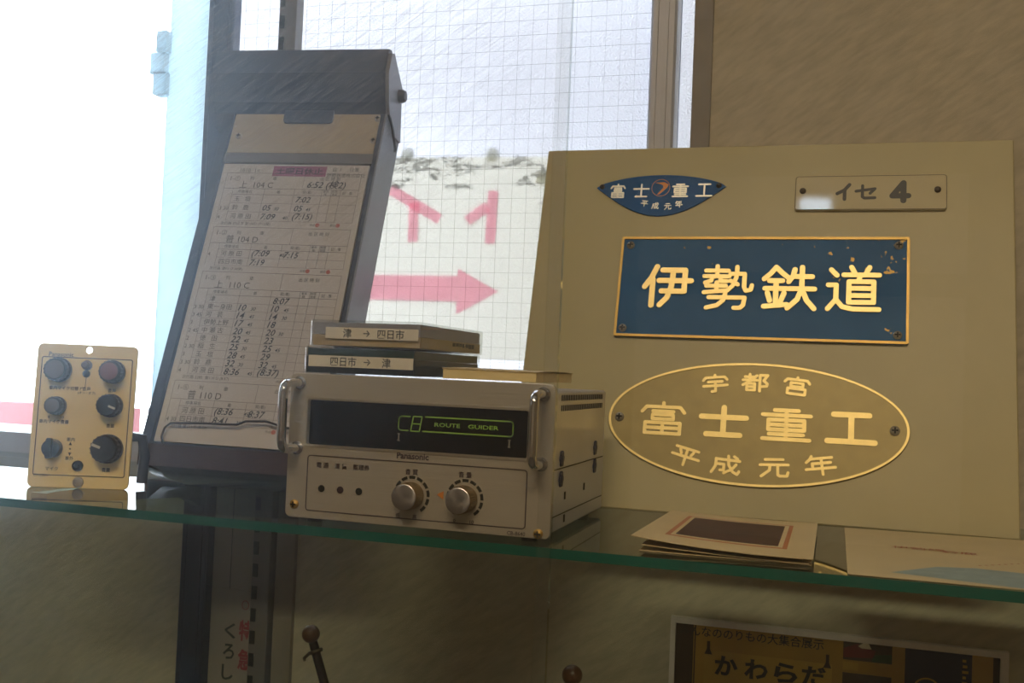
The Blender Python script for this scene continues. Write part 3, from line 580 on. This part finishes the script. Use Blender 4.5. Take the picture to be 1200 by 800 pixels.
# ------------------------------------------------------------------ route display unit
DX, DY, DZ, DW, DH = -.3135, .5660, .003, .1650, .0863
dv = tag(empty('route_display_unit', (DX, DY, 0)), 'silver announcement unit with dark display, two chrome handles and two round knobs', 'electronic unit')
wx0, wx1, wz0, wz1 = .0125, .1500, .0470, .0738
b = MB(); b.merge(*plate([rrect(0, DW, DZ, DZ+DH, .0035), rrect(wx0, wx1, wz0, wz1, .0015)], 0, .004, .0005)); fpl = b.build('face_plate', M['facesilver'], dv)
b = MB(); b.bbox(.006, DW-.004, .004, .152, DZ+.0005, DZ+DH-.004, .0012); ch = b.build('case', M['chassis'], dv)
MB().box(wx0-.001, wx1+.001, .0025, .0039, wz0-.001, wz1+.001).build('display_window', M['black'], dv, smooth=False)
b = MB(); frame_outline(b, wx0-.0012, wx1+.0012, wz0-.0012, wz1+.0012, .0022, .0013, 0, .0006); b.build('bezel', M['bezel'], dv)
yp = .0023
g = MB()
# C and the slanted 8 in one outline with the rounded frame around the words
gx0, gx1, gz0, gz1 = .0705, .1405, .0586, .0668
def gl_(pts, wd=.00075, wi=0):
    for a, c in zip(pts, pts[1:]): g.bar(a, c, wd, yp, .0002)
    for p in pts: g.lathe([(wd/2, 0), (wd/2, .0002)], (p[0], yp, p[1]), (0, -1, 0), 8)
def arc(cx, cz, r, a0, a1, n=6): return [(cx+r*math.cos(R(a0+(a1-a0)*k/n)), cz+r*math.sin(R(a0+(a1-a0)*k/n))) for k in range(n+1)]
gl_([(.0775, gz1)] + arc(.0727, gz1-.0022, .0022, 90, 180) + arc(.0722, gz0+.0018, .0018, 180, 270) + [(.0765, gz0)])
def s8(u, v): return (.0782+u*.0054+v*.0014, gz0-.0002+v*.0086)
gl_([s8(0, 0), s8(1, 0), s8(1, 1), s8(0, 1), s8(0, 0)]); gl_([s8(0, .5), s8(1, .5)])
gl_([(.0872, gz1+.0003)] + arc(gx1-.0018, gz1-.0015, .0018, 90, 0) + arc(gx1-.0018, gz0+.0018, .0018, 0, -90) + [(.0858, gz0)], .0008)
text(g, 'ROUTE', .1008, .0629, yp-.0001, h=.0024, wd=.0158, bold=.02); text(g, 'GUIDER', .1228, .0629, yp-.0001, h=.0024, wd=.0185, bold=.02)
lab(g.build('display_print', M['green'], dv, smooth=False), 'green words and outline on the dark display')
for x, z0 in ((.0708, .0522), (.1385, .0523)):
    g = MB()
    for q in (0, .0040): g.box(x-.0009, x+.0009, yp, yp+.0001, z0+q, z0+q+.0005)
    g.box(x-.0004, x+.0004, yp, yp+.0001, z0, z0+.0045)
    lab(g.build('display_mark', M['grey'], dv, smooth=False), 'small pale mark on the dark display')
b = MB(); frame_outline(b, .0135, .1508, .0075, .0408, .0022, .0006, 0, .0002)
for t, x, z, s in (('電 源', .0238, .0352, .0036), ('運 賃', .0358, .0352, .0036), ('整理券', .0490, .0354, .0036), ('音 質', .0810, .0350, .0036), ('音 量', .1139, .0356, .0036), ('CB-8640', .1455, .0050, .0030), ('低', .0735, .0094, .0028), ('高', .0840, .0094, .0028), ('0', .1085, .0092, .0028), ('10', .1190, .0092, .0030)):
    text(b, t, x, z, -.0003, size=s, bold=.012)
text(b, 'Panasonic', .0812, .0441, -.0003, wd=.0200, bold=.03)
b.build('lettering', M['line'], fpl, smooth=False)['kind'] = 'stuff'
for i, x in enumerate((.0237, .0360, .0481)):
    b = MB(); b.lathe([(.0021, 0), (.0021, .0004), (.0017, .0004), (.0017, .0001), (1e-5, .0001)], (x, 0, .0213), (0, -1, 0), 16)
    b.build('indicator_lamp', M['redled' if i == 1 else 'led'], dv)
def dial(x, z, h, label, ptr=False):
    k = empty('dial_knob', (x, 0, z)); k.parent = dv; lab(k, label); r = .0076
    b = MB(); b.lathe([(r, 0), (r*1.0, h*.9), (r*.95, h*.93)], (0, 0, 0), (0, -1, 0), 40)
    for i in range(40):
        a = 2*math.pi*i/40; b.cyl((r*math.cos(a), -.001, r*math.sin(a)), (r*math.cos(a), -h*.85, r*math.sin(a)), .00028, 4)
    b.build('knob_side', M['knobside'], k)
    MB().lathe([(r*.97, 0), (r*.97, .0006), (r*.88, .0010), (r*.3, .0007), (1e-5, .0006)], (0, -h*.92, 0), (0, -1, 0), 40).build('knob_cap', M['knob'], k)
    s = MB()
    for i in range(11):
        a0, a1 = R(225-27*i-10), R(225-27*i+10); ro, ri = .0112, .0095
        o = [(ro*math.cos(a0+(a1-a0)*q/4), ro*math.sin(a0+(a1-a0)*q/4)) for q in range(5)] + [(ri*math.cos(a1+(a0-a1)*q/4), ri*math.sin(a1+(a0-a1)*q/4)) for q in range(5)]
        s.prism_y(o, -.0003, 0)
    s.build('scale_ring', M['printblack'], k, smooth=False)
    if ptr:
        lab(MB().prism_y([(-.0170, .0012), (-.0130, -.0014), (-.0130, .0034)], -.0004, 0).build('pointer', M['orange'], k, smooth=False), 'orange pointer')
dial(.0815, .0216, .0125, 'left knob'); dial(.1142, .0220, .0125, 'right knob with an orange pointer', True)
def handle(x, label):
    zt, zb, d = .0835, .0445, .020; r = .0027
    b = MB(); pts = [(x, .0005, zt)]
    pts += [(x, -d+.006-.006*math.sin(R(a)), zt-.006+.006*math.cos(R(a))) for a in range(0, 91, 15)]
    pts += [(x, -d+.006-.006*math.cos(R(a)), zb+.006-.006*math.sin(R(a))) for a in range(0, 91, 15)] + [(x, .0005, zb)]
    b.tube(pts, r, 14)
    for zz in (zt, zb): b.lathe([(r*1.5, 0), (r*1.5, .0012), (r*1.1, .002)], (x, 0, zz), (0, -1, 0), 18)
    lab(b.build('handle', M['chrome'], dv), label)
handle(.0065, 'chrome handle at the left of the face'); handle(.1585, 'chrome handle at the right of the face')
for x, z in ((.0062, .0108), (.1583, .0058)): screw(dv, x, z, 0, .0028, 'brass')
for x, y in ((.014, .012), (.150, .012), (.014, .14), (.150, .14)): MB().lathe([(.005, 0), (.0045, .0036)], (x, y, 0), (0, 0, 1), 14).build('foot', M['kblack'], dv)
# right side of the case: vents, seams, clip nuts
xs = DW-.004
b = MB()
for row, z in enumerate((.0795, .0735)):
    for i in range(26): b.box(xs-.0002, xs+.0003, .030+i*.0044, .0315+i*.0044, z, z+.0034)
b.box(xs-.0002, xs+.0003, .012, .150, .0395, .0401); b.box(xs-.0002, xs+.0003, .012, .150, .0125, .0130)
for y, z in ((.045, .0205), (.095, .0215), (.045, .0070)): b.box(xs-.0002, xs+.0003, y, y+.003, z, z+.0045)
b.build('vent_slots', M['slot'], ch, smooth=False)
for y, z in ((.035, .0455), (.125, .0470), (.035, .0335), (.125, .0350)):
    b = MB()
    for q in range(6):
        a = 2*math.pi*q/6; b.lathe([(.0022, 0), (.0018, .0008)], (xs, y+.0030*math.cos(a), z+.0030*math.sin(a)), (1, 0, 0), 8)
    b.lathe([(.0022, 0), (.002, .0012)], (xs, y, z), (1, 0, 0), 10); b.build('clip_nut', M['posterblue'], ch)

# ------------------------------------------------------------------ tape cases and notepad on the unit
ZT = DZ+DH
def tape_case(name, x, y, z, rz, inner, words, label, grp='cassette cases stacked on the silver unit'):
    t = tag(empty(name, (x, y, z), (0, 0, R(rz))), label, 'cassette case', grp); Wc, Lc, Hc = .0735, .109, .0165
    b = MB(); b.bbox(0, Wc, 0, Lc, 0, Hc, .0008); c = b.build('shell', M['casetteclear'], t)
    if inner == 'cream':
        b = MB(); b.box(.0012, Wc-.0012, .0012, Lc-.0012, .001, .0075); b.build('card', M['shellcream'], t, smooth=False)
        b = MB(); b.box(.0016, Wc-.0016, .0016, Lc-.0016, .0078, .0150); b.build('cassette', M['tapewhite'], t)
        b = MB(); rr = random.Random(5)
        for i in range(7): b.box(Wc-.00115, Wc-.0009, .055+i*.006, .058+i*.006+rr.random()*.002, .0035+rr.random()*.001, .0065)
        b.build('card_print', M['printblack'], t, smooth=False)
    else:
        b = MB(); b.box(.0010, Wc-.0010, .0010, Lc-.0010, .0008, .0105); b.build('card', M['shelldark'], t, smooth=False)
        b = MB(); b.box(.0014, Wc-.0014, .0014, Lc-.0014, .0107, .0157); b.build('cassette', M['shellgreen'], t)
    x0, x1 = (.0105, .0715) if inner == 'cream' else (.0030, .0725)
    zb = .0052 if inner == 'cream' else .0045
    lb = MB().box(x0, x1, -.0003, 0, zb, zb+.0068).build('spine_label', M['label'], t, smooth=False)
    b = MB()
    for s, u in words: text(b, s, x0+(x1-x0)*u, zb+.0034, -.0004, size=.0060, bold=.012)
    b.build('lettering', M['printblack'], lb, smooth=False)['kind'] = 'stuff'; return t
tape_case('cassette_case', -.3098, .5745, ZT, -1.5, 'dark', (('四日市', .34), ('→', .57), ('津', .75)), 'dark cassette case, lower of the two on the silver unit')
tape_case('cassette_case', -.3075, .5760, ZT+.0166, -.5, 'cream', (('津', .24), ('→', .45), ('四日市', .71)), 'clear cassette case with cream card, upper of the two')
nb = tag(empty('notepad', (-.2245, .5865, ZT)), 'cream notepad lying on the silver unit right of the cassette cases', 'notepad')
MB().box(.0006, .0585, .0006, .086, .0005, .0062).build('pages', M['book'], nb, smooth=False)
b = MB(); nn = 10
vs = []; 
for i in range(nn+1):
    y = .0874*i/nn; zc = .0063+.0010*math.sin(math.pi*i/nn*.9)
    vs += [(0, y, zc), (.0592, y, zc-.0004), (0, y, zc+.0005), (.0592, y, zc+.0001)]
fs = []
for i in range(nn):
    a = i*4; fs += [(a+2, a+3, a+7, a+6), (a, a+4, a+5, a+1), (a, a+2, a+6, a+4), (a+1, a+5, a+7, a+3)]
fs += [(0, 1, 3, 2), (nn*4, nn*4+2, nn*4+3, nn*4+1)]
b.add(vs, fs); b.build('cover', M['bookcover'], nb)

# ------------------------------------------------------------------ board with four nameplates
LEAN = R(14.73)
bd = tag(empty('nameplate_board', (-.2312, .7529, 0), (-LEAN, 0, 0)), 'large cream board leaning on the wall with four train nameplates screwed on', 'display board')
BW, BH = .3494, .2884
MB().bbox(0, BW, 0, .0065, .0, BH, .0008).build('board_panel', M['cream'], bd)
# lens-shaped blue plate
lp = []
for k in range(33):
    t = k/32; x = .0445+.1018*t; lp.append((x, .2535+.0104*math.sin(math.pi*t)**.62))
for k in range(1, 32):
    t = 1-k/32; x = .0445+.1018*t; lp.append((x, .2535-.0245*math.sin(math.pi*t)**.98))
b = MB(); b.merge(*plate([lp], -.0016, .0016, .0003)); pl = lab(b.build('nameplate', M['lensblue'], bd), 'blue lens-shaped plate with silver lettering')
for ch_, x in (('富', .0618), ('士', .0806), ('重', .1112), ('工', .1298)): char(MB(), ch_, x-.0068, x+.0068, .2440, .2568, -.0016, .0013, .0003, caps=4).build('character', M['silver'], pl)
b = MB()
for ch_, x, z, r in (('平', .0840, .2396, -8), ('成', .0926, .2375, -3), ('元', .1024, .2370, 3), ('年', .1110, .2388, 8)): char(b, ch_, x-.0030, x+.0030, z-.0030, z+.0030, -.0016, .0006, .0003, R(r), caps=4)
o = b.build('lettering', M['silver'], pl); o['kind'] = 'stuff'
b = MB(); b.merge(*plate([ellipse(.0958, .2528, .0073, .0073, 40), ellipse(.0958, .2528, .0069, .0069, 40)], -.0019, .0003))
b.merge(*plate([[(.0912, .2572), (.0985, .2575), (.1018, .2555), (.1008, .2528), (.0950, .2472), (.0932, .2470), (.0978, .2528), (.0975, .2548), (.0958, .2558)]], -.0019, .0003))
lab(b.build('emblem', M['orange'], pl, smooth=False), 'orange wing emblem in a ring')
for x, z in ((.0488, .2542), (.1408, .2540)): screw(pl, x, z, -.0016, .0021, 'darkscrew')
# white plate
b = MB(); b.merge(*plate([rrect(.1980, .3045, .2325, .2602, .0024)], -.0030, .0030, .0004)); pl = lab(b.build('nameplate', M['plate_white'], bd), 'white plate with black characters')
for a_ in (('イ', .2265, .2395, .2395, .2548, -.0030, .0026, .0002), ('セ', .2400, .2572, .2400, .2535, -.0030, .0022, .0002), ('4', .2640, .2805, .2370, .2565, -.0030, .0042, .0002)): char(MB(), *a_).build('character', M['printblack'], pl, smooth=False)
b = MB(); frame_outline(b, .1982, .3043, .2327, .2600, .0022, .0004, -.0030, .0001); b.build('border_line', M['darkscrew'], pl, smooth=False)
for x in (.2036, .2980): screw(pl, x, .2480, -.0030, .0024, 'darkscrew', cross=False)
# blue nameplate with brass rim and gilt characters
b = MB(); b.merge(*plate([rrect(.0692, .2796, .1300, .2108, .0016)], -.0022, .0022, .0004)); pl = lab(b.build('nameplate', M['blue'], bd), 'rectangular blue plate with gilt characters and brass rim')
b = MB(); frame_outline(b, .0692, .2796, .1300, .2108, .0016, .0019, -.0022, .0011); b.build('rim', M['brass'], pl)
for ch_, x0, x1 in (('伊', .0868, .1282), ('勢', .1320, .1728), ('鉄', .1762, .2174), ('道', .2214, .2618)):
    char(MB(), ch_, x0, x1, .1515, .1895, -.0022, {'伊': .0042, '勢': .0033, '鉄': .0038, '道': .0036}[ch_], .0012).build('raised_character', M['gold'], pl)
for x, z in ((.0763, .2039), (.2722, .2045), (.0757, .1365), (.2722, .1365)): screw(pl, x, z, -.0022, .0031)
# oval maker's plate
ex, ez, ea, eb = .1762, .0674, .1053, .0454
b = MB(); b.merge(*plate([ellipse(ex, ez, ea, eb, 96)], -.0016, .0016, .0003)); pl = lab(b.build('nameplate', M['ovalground'], bd), 'oval brass plate with brass characters')
b = MB(); b.merge(*plate([ellipse(ex, ez, ea-.0004, eb-.0004, 96), ellipse(ex, ez, ea-.0021, eb-.0021, 96)], -.0022, .0006)); b.build('rim', M['ovalletter'], pl)
for ch_, x0, x1 in (('富', .0930, .1300), ('士', .1368, .1738), ('重', .1806, .2176), ('工', .2246, .2612)):
    char(MB(), ch_, x0, x1, .0548, .0812, -.0016, {'富': .0026, '重': .0029}.get(ch_, .0040), .0006).build('raised_character', M['ovalletter'], pl)
b = MB()
for ch_, x, z, r in (('宇', .1478, .0960, 6), ('都', .1764, .0980, 0), ('宮', .2052, .0966, -5)): char(b, ch_, x-.0105, x+.0105, z-.0074, z+.0074, -.0016, .0020, .0005, R(r))
for ch_, x, z, r in (('平', .1300, .0412, -14), ('成', .1588, .0368, -4), ('元', .1922, .0372, 3), ('年', .2232, .0408, 9)): char(b, ch_, x-.0112, x+.0112, z-.0078, z+.0078, -.0016, .0020, .0005, R(r))
o = b.build('lettering', M['ovalletter'], pl); o['kind'] = 'stuff'
for x, z in ((.0794, .0676), (.2715, .0678)): screw(pl, x, z, -.0016, .0034)

# ------------------------------------------------------------------ leaflets on the shelf, right
def sheet_mesh(x0, x1, y0, y1, zf, t=.0004, nx=8, ny=8):
    b = MB(); vs, fs = [], []
    for j in range(ny+1):
        for i in range(nx+1):
            u, v = i/nx, j/ny; zz = zf(u, v); vs += [(x0+(x1-x0)*u, y0+(y1-y0)*v, zz), (x0+(x1-x0)*u, y0+(y1-y0)*v, zz+t)]
    I = lambda i, j, k: (j*(nx+1)+i)*2+k
    for j in range(ny):
        for i in range(nx): fs += [(I(i, j, 1), I(i+1, j, 1), I(i+1, j+1, 1), I(i, j+1, 1)), (I(i, j, 0), I(i, j+1, 0), I(i+1, j+1, 0), I(i+1, j, 0))]
    for i in range(nx): fs += [(I(i, 0, 0), I(i+1, 0, 0), I(i+1, 0, 1), I(i, 0, 1)), (I(i, ny, 0), I(i, ny, 1), I(i+1, ny, 1), I(i+1, ny, 0))]
    for j in range(ny): fs += [(I(0, j, 0), I(0, j, 1), I(0, j+1, 1), I(0, j+1, 0)), (I(nx, j, 0), I(nx, j+1, 0), I(nx, j+1, 1), I(nx, j, 1))]
    return b.add(vs, fs)
lf = tag(empty('brochure', (-.055, .64, 0)), 'folded brochure with a dark brown photograph lying before the board', 'brochure')
def lpart(b, name, m, par=None, **k):
    o = b.build(name, m, None, **k); o.parent = par or lf
    o.matrix_parent_inverse = Matrix.Translation(-Vector(lf.location)) if par is None else Matrix.Identity(4); return o
zc = lambda u, v: .0030+.0055*(1-u)**2*(1-v*.6)+.0012*u*u
lpart(sheet_mesh(-.100, -.009, .575, .722, lambda u, v: .0002+.0002*u), 'page', M['leafpaper'])
lpart(sheet_mesh(-.0985, -.010, .574, .722, lambda u, v: .0011+.0025*(1-u)**2*(1-v*.6)), 'page', M['leafpaper'])
cv = lpart(sheet_mesh(-.104, -.008, .571, .722, zc), 'cover', M['leafpaper'])
def on_cover(x0, x1, y0, y1, name, m, up):
    o = sheet_mesh(x0, x1, y0, y1, lambda u, v: zc((x0+(x1-x0)*u+.104)/.096, (y0+(y1-y0)*v-.571)/.151)+.0004+up, .00008).build(name, m)
    o.parent = cv; return o
lab(on_cover(-.0895, -.0225, .598, .700, 'printed_border', M['leafred'], .00005), 'terracotta border')
on_cover(-.0868, -.0250, .601, .697, 'printed_mat', M['leafpaper'], .00015)
lab(on_cover(-.0845, -.0275, .605, .693, 'photograph', M['leafphoto'], .00025), 'dark brown photograph')
ds = tag(empty('map_sheet', (.085, .64, 0)), 'cream printed sheet with a pale blue map lying at the right end of the shelf', 'sheet')
def dpart(b, name, m, **k):
    o = b.build(name, m, None, **k); o.parent = ds; o.matrix_parent_inverse = Matrix.Translation(-Vector(ds.location)); return o
dpart(sheet_mesh(.009, .165, .560, .742, lambda u, v: .0003+.0012*v*u, .0004), 'sheet', M['card'])
b = MB(); zs = .0022
cz_ = lambda x, y: .0003+.0012*((x-.009)/.156)*((y-.560)/.182)+.0004
ol = [(.030, .575), (.042, .590), (.055, .606), (.075, .612), (.100, .608), (.130, .604), (.163, .605), (.163, .562), (.090, .562), (.070, .566)]
b.add([(x, y, cz_(x, y)+.0001) for x, y in ol], [tuple(range(len(ol)))]); lab(dpart(b, 'map_print', M['lightblue'], smooth=False), 'pale blue printed map')
b = MB()
def flat_text(t, x, y, s, rot=0, b=b): text(b, t, x, y, 0, size=s, rot=rot, map3=lambda u, v: (u, v, cz_(u, v)+.00015))
for i in range(14): flat_text('・', .078+i*.0036, .622+i*.0030, .009)
flat_text('伊勢線', .050, .668, .010); flat_text('鈴鹿', .072, .664, .010)
dpart(b, 'red_print', M['redprint'], smooth=False)['kind'] = 'stuff'

# ------------------------------------------------------------------ below the shelf: paper strip, poster, poles
pb = tag(empty('paper_banner', (-.50, YW, -.2)), 'narrow paper strip with vertical red and black brush lettering hung between the uprights', 'banner')
def ppart(b, name, m, par=None, **k):
    o = b.build(name, m, None, **k); o.parent = par or pb
    if par is None: o.matrix_parent_inverse = Matrix.Translation(-Vector(pb.location))
    return o
ppart(MB().box(-.5315, -.4880, YW-.0012, YW-.0004, -.40, -.010), 'backing_strip', M['banner'], smooth=False)
ppart(MB().box(-.5135, -.5128, YW-.0016, YW-.0012, -.40, -.012), 'fold_line', M['ink'], smooth=False)
ppart(MB().box(-.5215, -.4876, YW-.0030, YW-.0014, -.40, -.1090), 'lettered_card', M['banner'], smooth=False)
for i, ch_ in enumerate('くろしお号'):
    b = MB(); text(b, ch_, -.5098+.0004*-i, -.1455-.0185*i, YW-.0031, h=.0138, wd=.0115, bold=.02); ppart(b, 'character', M['printblack'], smooth=False)
for i, ch_ in enumerate('特急'):
    b = MB(); text(b, ch_, -.4942, -.1440-.0255*i, YW-.0031, h=.0185, wd=.0130, bold=.03); lab(ppart(b, 'character', M['redtext'], smooth=False), 'red brush character')
b = MB(); b.merge(*plate([ellipse(-.4955, -.1215, .0036, .0042, 20), ellipse(-.4955, -.1215, .0030, .0036, 20)], YW-.0033, .0003))
lab(ppart(b, 'printed_ring', M['redtext'], smooth=False), 'small red ring')

po = tag(empty('framed_poster', (.004, YW, -.18)), 'white-framed yellow exhibition poster on the wall below the shelf', 'poster')
def popart(b, name, m, **k):
    o = b.build(name, m, None, **k); o.parent = po; o.matrix_parent_inverse = Matrix.Translation(-Vector(po.location)); return o
px0, px1, pz1, pz0 = -.1170, .1249, -.0900, -.262; yf = YW
b = MB()
b.box(px0, px1, yf-.006, yf, pz1-.0045, pz1); b.box(px0, px1, yf-.006, yf, pz0, pz0+.0045); b.box(px0, px0+.0040, yf-.006, yf, pz0+.0045, pz1-.0045); b.box(px1-.0055, px1, yf-.006, yf, pz0+.0045, pz1-.0045)
popart(b, 'frame', M['white'], smooth=False)
popart(MB().box(px0+.004, px1-.0055, yf-.003, yf-.0005, pz0+.0045, pz1-.0045), 'poster_print', M['posterpaper'], smooth=False)
yq = yf-.0031
popart(MB().box(px0+.004, -.0992, yq, yq+.0001, pz0+.0045, pz1-.0045), 'brown_band', M['posterdark'], smooth=False)
popart(MB().box(-.0985, -.0975, yq, yq+.0001, pz0+.0045, pz1-.0045), 'band_line', M['posterdark'], smooth=False)
popart(MB().box(-.0905, .0045, yq, yq+.0001, -.200, -.1135), 'printed_plate', M['plateprint'], smooth=False)
b = MB(); text(b, 'みんなののりもの大集合展示', -.0560, -.0998, yq-.0001, wd=.1080, bold=.008)
popart(b, 'lettering', M['printblack'], smooth=False)['kind'] = 'stuff'
for ch_, x in zip('かわらだ', (-.0735, -.0510, -.0290, -.0085)):
    b = MB(); text(b, ch_, x, -.1240, yq-.0001, h=.0150, wd=.0175, bold=.035); popart(b, 'character', M['printblack'], smooth=False)
for x, z in ((-.0875, -.1105), (.0010, -.1105)):
    b = MB()
    b.box(x-.0012, x+.0012, yq-.0002, yq, z-.003, z+.004); b.prism_y([(x-.003, z-.006), (x+.003, z-.006), (x+.0012, z-.002), (x-.0012, z-.002)], yq-.0002, yq)
    popart(b, 'printed_clip', M['posterdark'], smooth=False)
popart(MB().box(.0120, .0465, yq, yq+.0001, -.1085, -.0946), 'printed_photo', M['photo'], smooth=False)
popart(MB().prism_y([(.0122, -.107), (.0330, -.1055), (.0350, -.1000), (.0220, -.0960), (.0122, -.100)], yq-.0002, yq-.0001), 'photo_train', M['photored'], smooth=False)
popart(MB().prism_y([(.0320, -.1080), (.0462, -.1080), (.0462, -.1015), (.0345, -.1030)], yq-.0003, yq-.0002), 'photo_carriage', M['photogreen'], smooth=False)
popart(MB().prism_y([(.0225, -.0975), (.0262, -.0950), (.0300, -.0952), (.0320, -.0990), (.0250, -.0990)], yq-.0004, yq-.0003), 'photo_sky', M['paper'], smooth=False)
popart(MB().box(.0120, .0230, yq, yq+.0001, -.1160, -.1100), 'printed_caption', M['plateprint'], smooth=False)
popart(MB().box(.0120, .0465, yq, yq+.0001, -.150, -.1180), 'printed_photo', M['photo'], smooth=False)
popart(MB().box(.0555, .1010, yq, yq+.0001, pz0+.0045, pz1-.0045), 'navy_panel', M['posterblue'], smooth=False)
popart(MB().merge(*plate([ellipse(.071, -.125, .010, .010, 28), ellipse(.071, -.125, .0088, .0088, 28)], yq-.0002, .0001)), 'navy_panel_ring', M['plateprint'], smooth=False)
b = MB()
for i in range(9): b.box(.0945+.0003*(i % 2), .0970+.0008*(i % 3), yq-.0002, yq-.0001, -.1010-i*.004, -.0990-i*.004)
popart(b, 'navy_panel_print', M['plateprint'], smooth=False)
popart(MB().box(.1150, px1-.0055, yq, yq+.0001, pz0+.0045, pz1-.0045), 'brown_band', M['posterdark'], smooth=False)

def pole(name, top, lean_x, r_ball, label, cloth):
    p = tag(empty(name, (top[0]+lean_x, top[1], -.33)), label, 'pole', 'wooden poles with ball tops under the shelf'); L = top[2]+.33
    d = Vector((-lean_x, 0, L)).normalized()
    MB().ball(Vector((-lean_x, 0, L)), r_ball, 22).build('ball_finial', M['wood'], p)
    b = MB(); b.lathe([(.0036, 0), (.0033, Vector((-lean_x, 0, L)).length-r_ball*.9)], (0, 0, 0), d, 14); b.build('shaft', M['darkwood'], p)
    q = Vector((-lean_x, 0, L))-d*(r_ball+.0075)
    b = MB(); b.lathe([(.0052, 0), (.0056, .0012), (.0052, .0024)], q, d, 16); b.tube([q+Vector((-.004, -.002, 0)), q+Vector((-.0085, -.002, -.0045)), q+Vector((-.0075, -.002, -.0062))], .0012, 8); b.build('collar', M['brass' if not cloth else 'darkscrew'], p)
    MB().lathe([(.030, 0), (.030, .004), (.010, .010), (.006, .012)], (0, 0, 0), (0, 0, 1), 28).build('pole_base', M['darkwood'], p)
    if cloth:
        a = Vector((-lean_x, 0, L))-d*.034; e = Vector((-lean_x, 0, L))-d*.15; b = MB()
        vs = []
        for k in range(7):
            s = a.lerp(e, k/6)
            for j in range(5): vs.append(s+Vector((-.003-.010*j/4*(k/6)**.5*2, -.001+.002*math.sin(j*1.5+k), -.004*j)))
        fs = [(k*5+j, k*5+j+1, k*5+j+6, k*5+j+5) for k in range(6) for j in range(4)]
        lab(b.add(vs, fs).build('flag', M['flag'], p), 'cream cloth hanging beside the shaft')
pole('wooden_pole', (-.3615, .700, -.1025), .085, .0066, 'dark wooden pole with ball top below the left of the silver unit', True)
pole('wooden_pole', (-.1640, .700, -.1080), -.030, .0070, 'wooden ball top barely showing at the bottom edge below the right side of the unit', False)

# ------------------------------------------------------------------ ceiling lamps of the room (behind the camera)
def ceiling_lamp(x, y, lx, ly, m, label):
    t = tag(empty('ceiling_lamp', (x, y, RZ1)), label, 'lamp')
    MB().bbox(-lx/2-.02, lx/2+.02, -ly/2-.02, ly/2+.02, -.03, -.0005, .004).build('housing', M['lampbody'], t)
    MB().bbox(-lx/2, lx/2, -ly/2, ly/2, -.042, -.0305, .003).build('diffuser', M[m], t)
ceiling_lamp(.14, -1.06, 1.1, .16, 'lampwhite', 'long warm ceiling lamp above and behind the viewer')
ceiling_lamp(-.06, -.665, .07, .05, 'lampcool', 'small cool ceiling lamp above the viewer')

# lift the whole scene so that the shelf stands at its height above the floor
for o in list(bpy.context.scene.objects):
    if o.parent is None and o.type != 'CAMERA': o.location.z += ZS
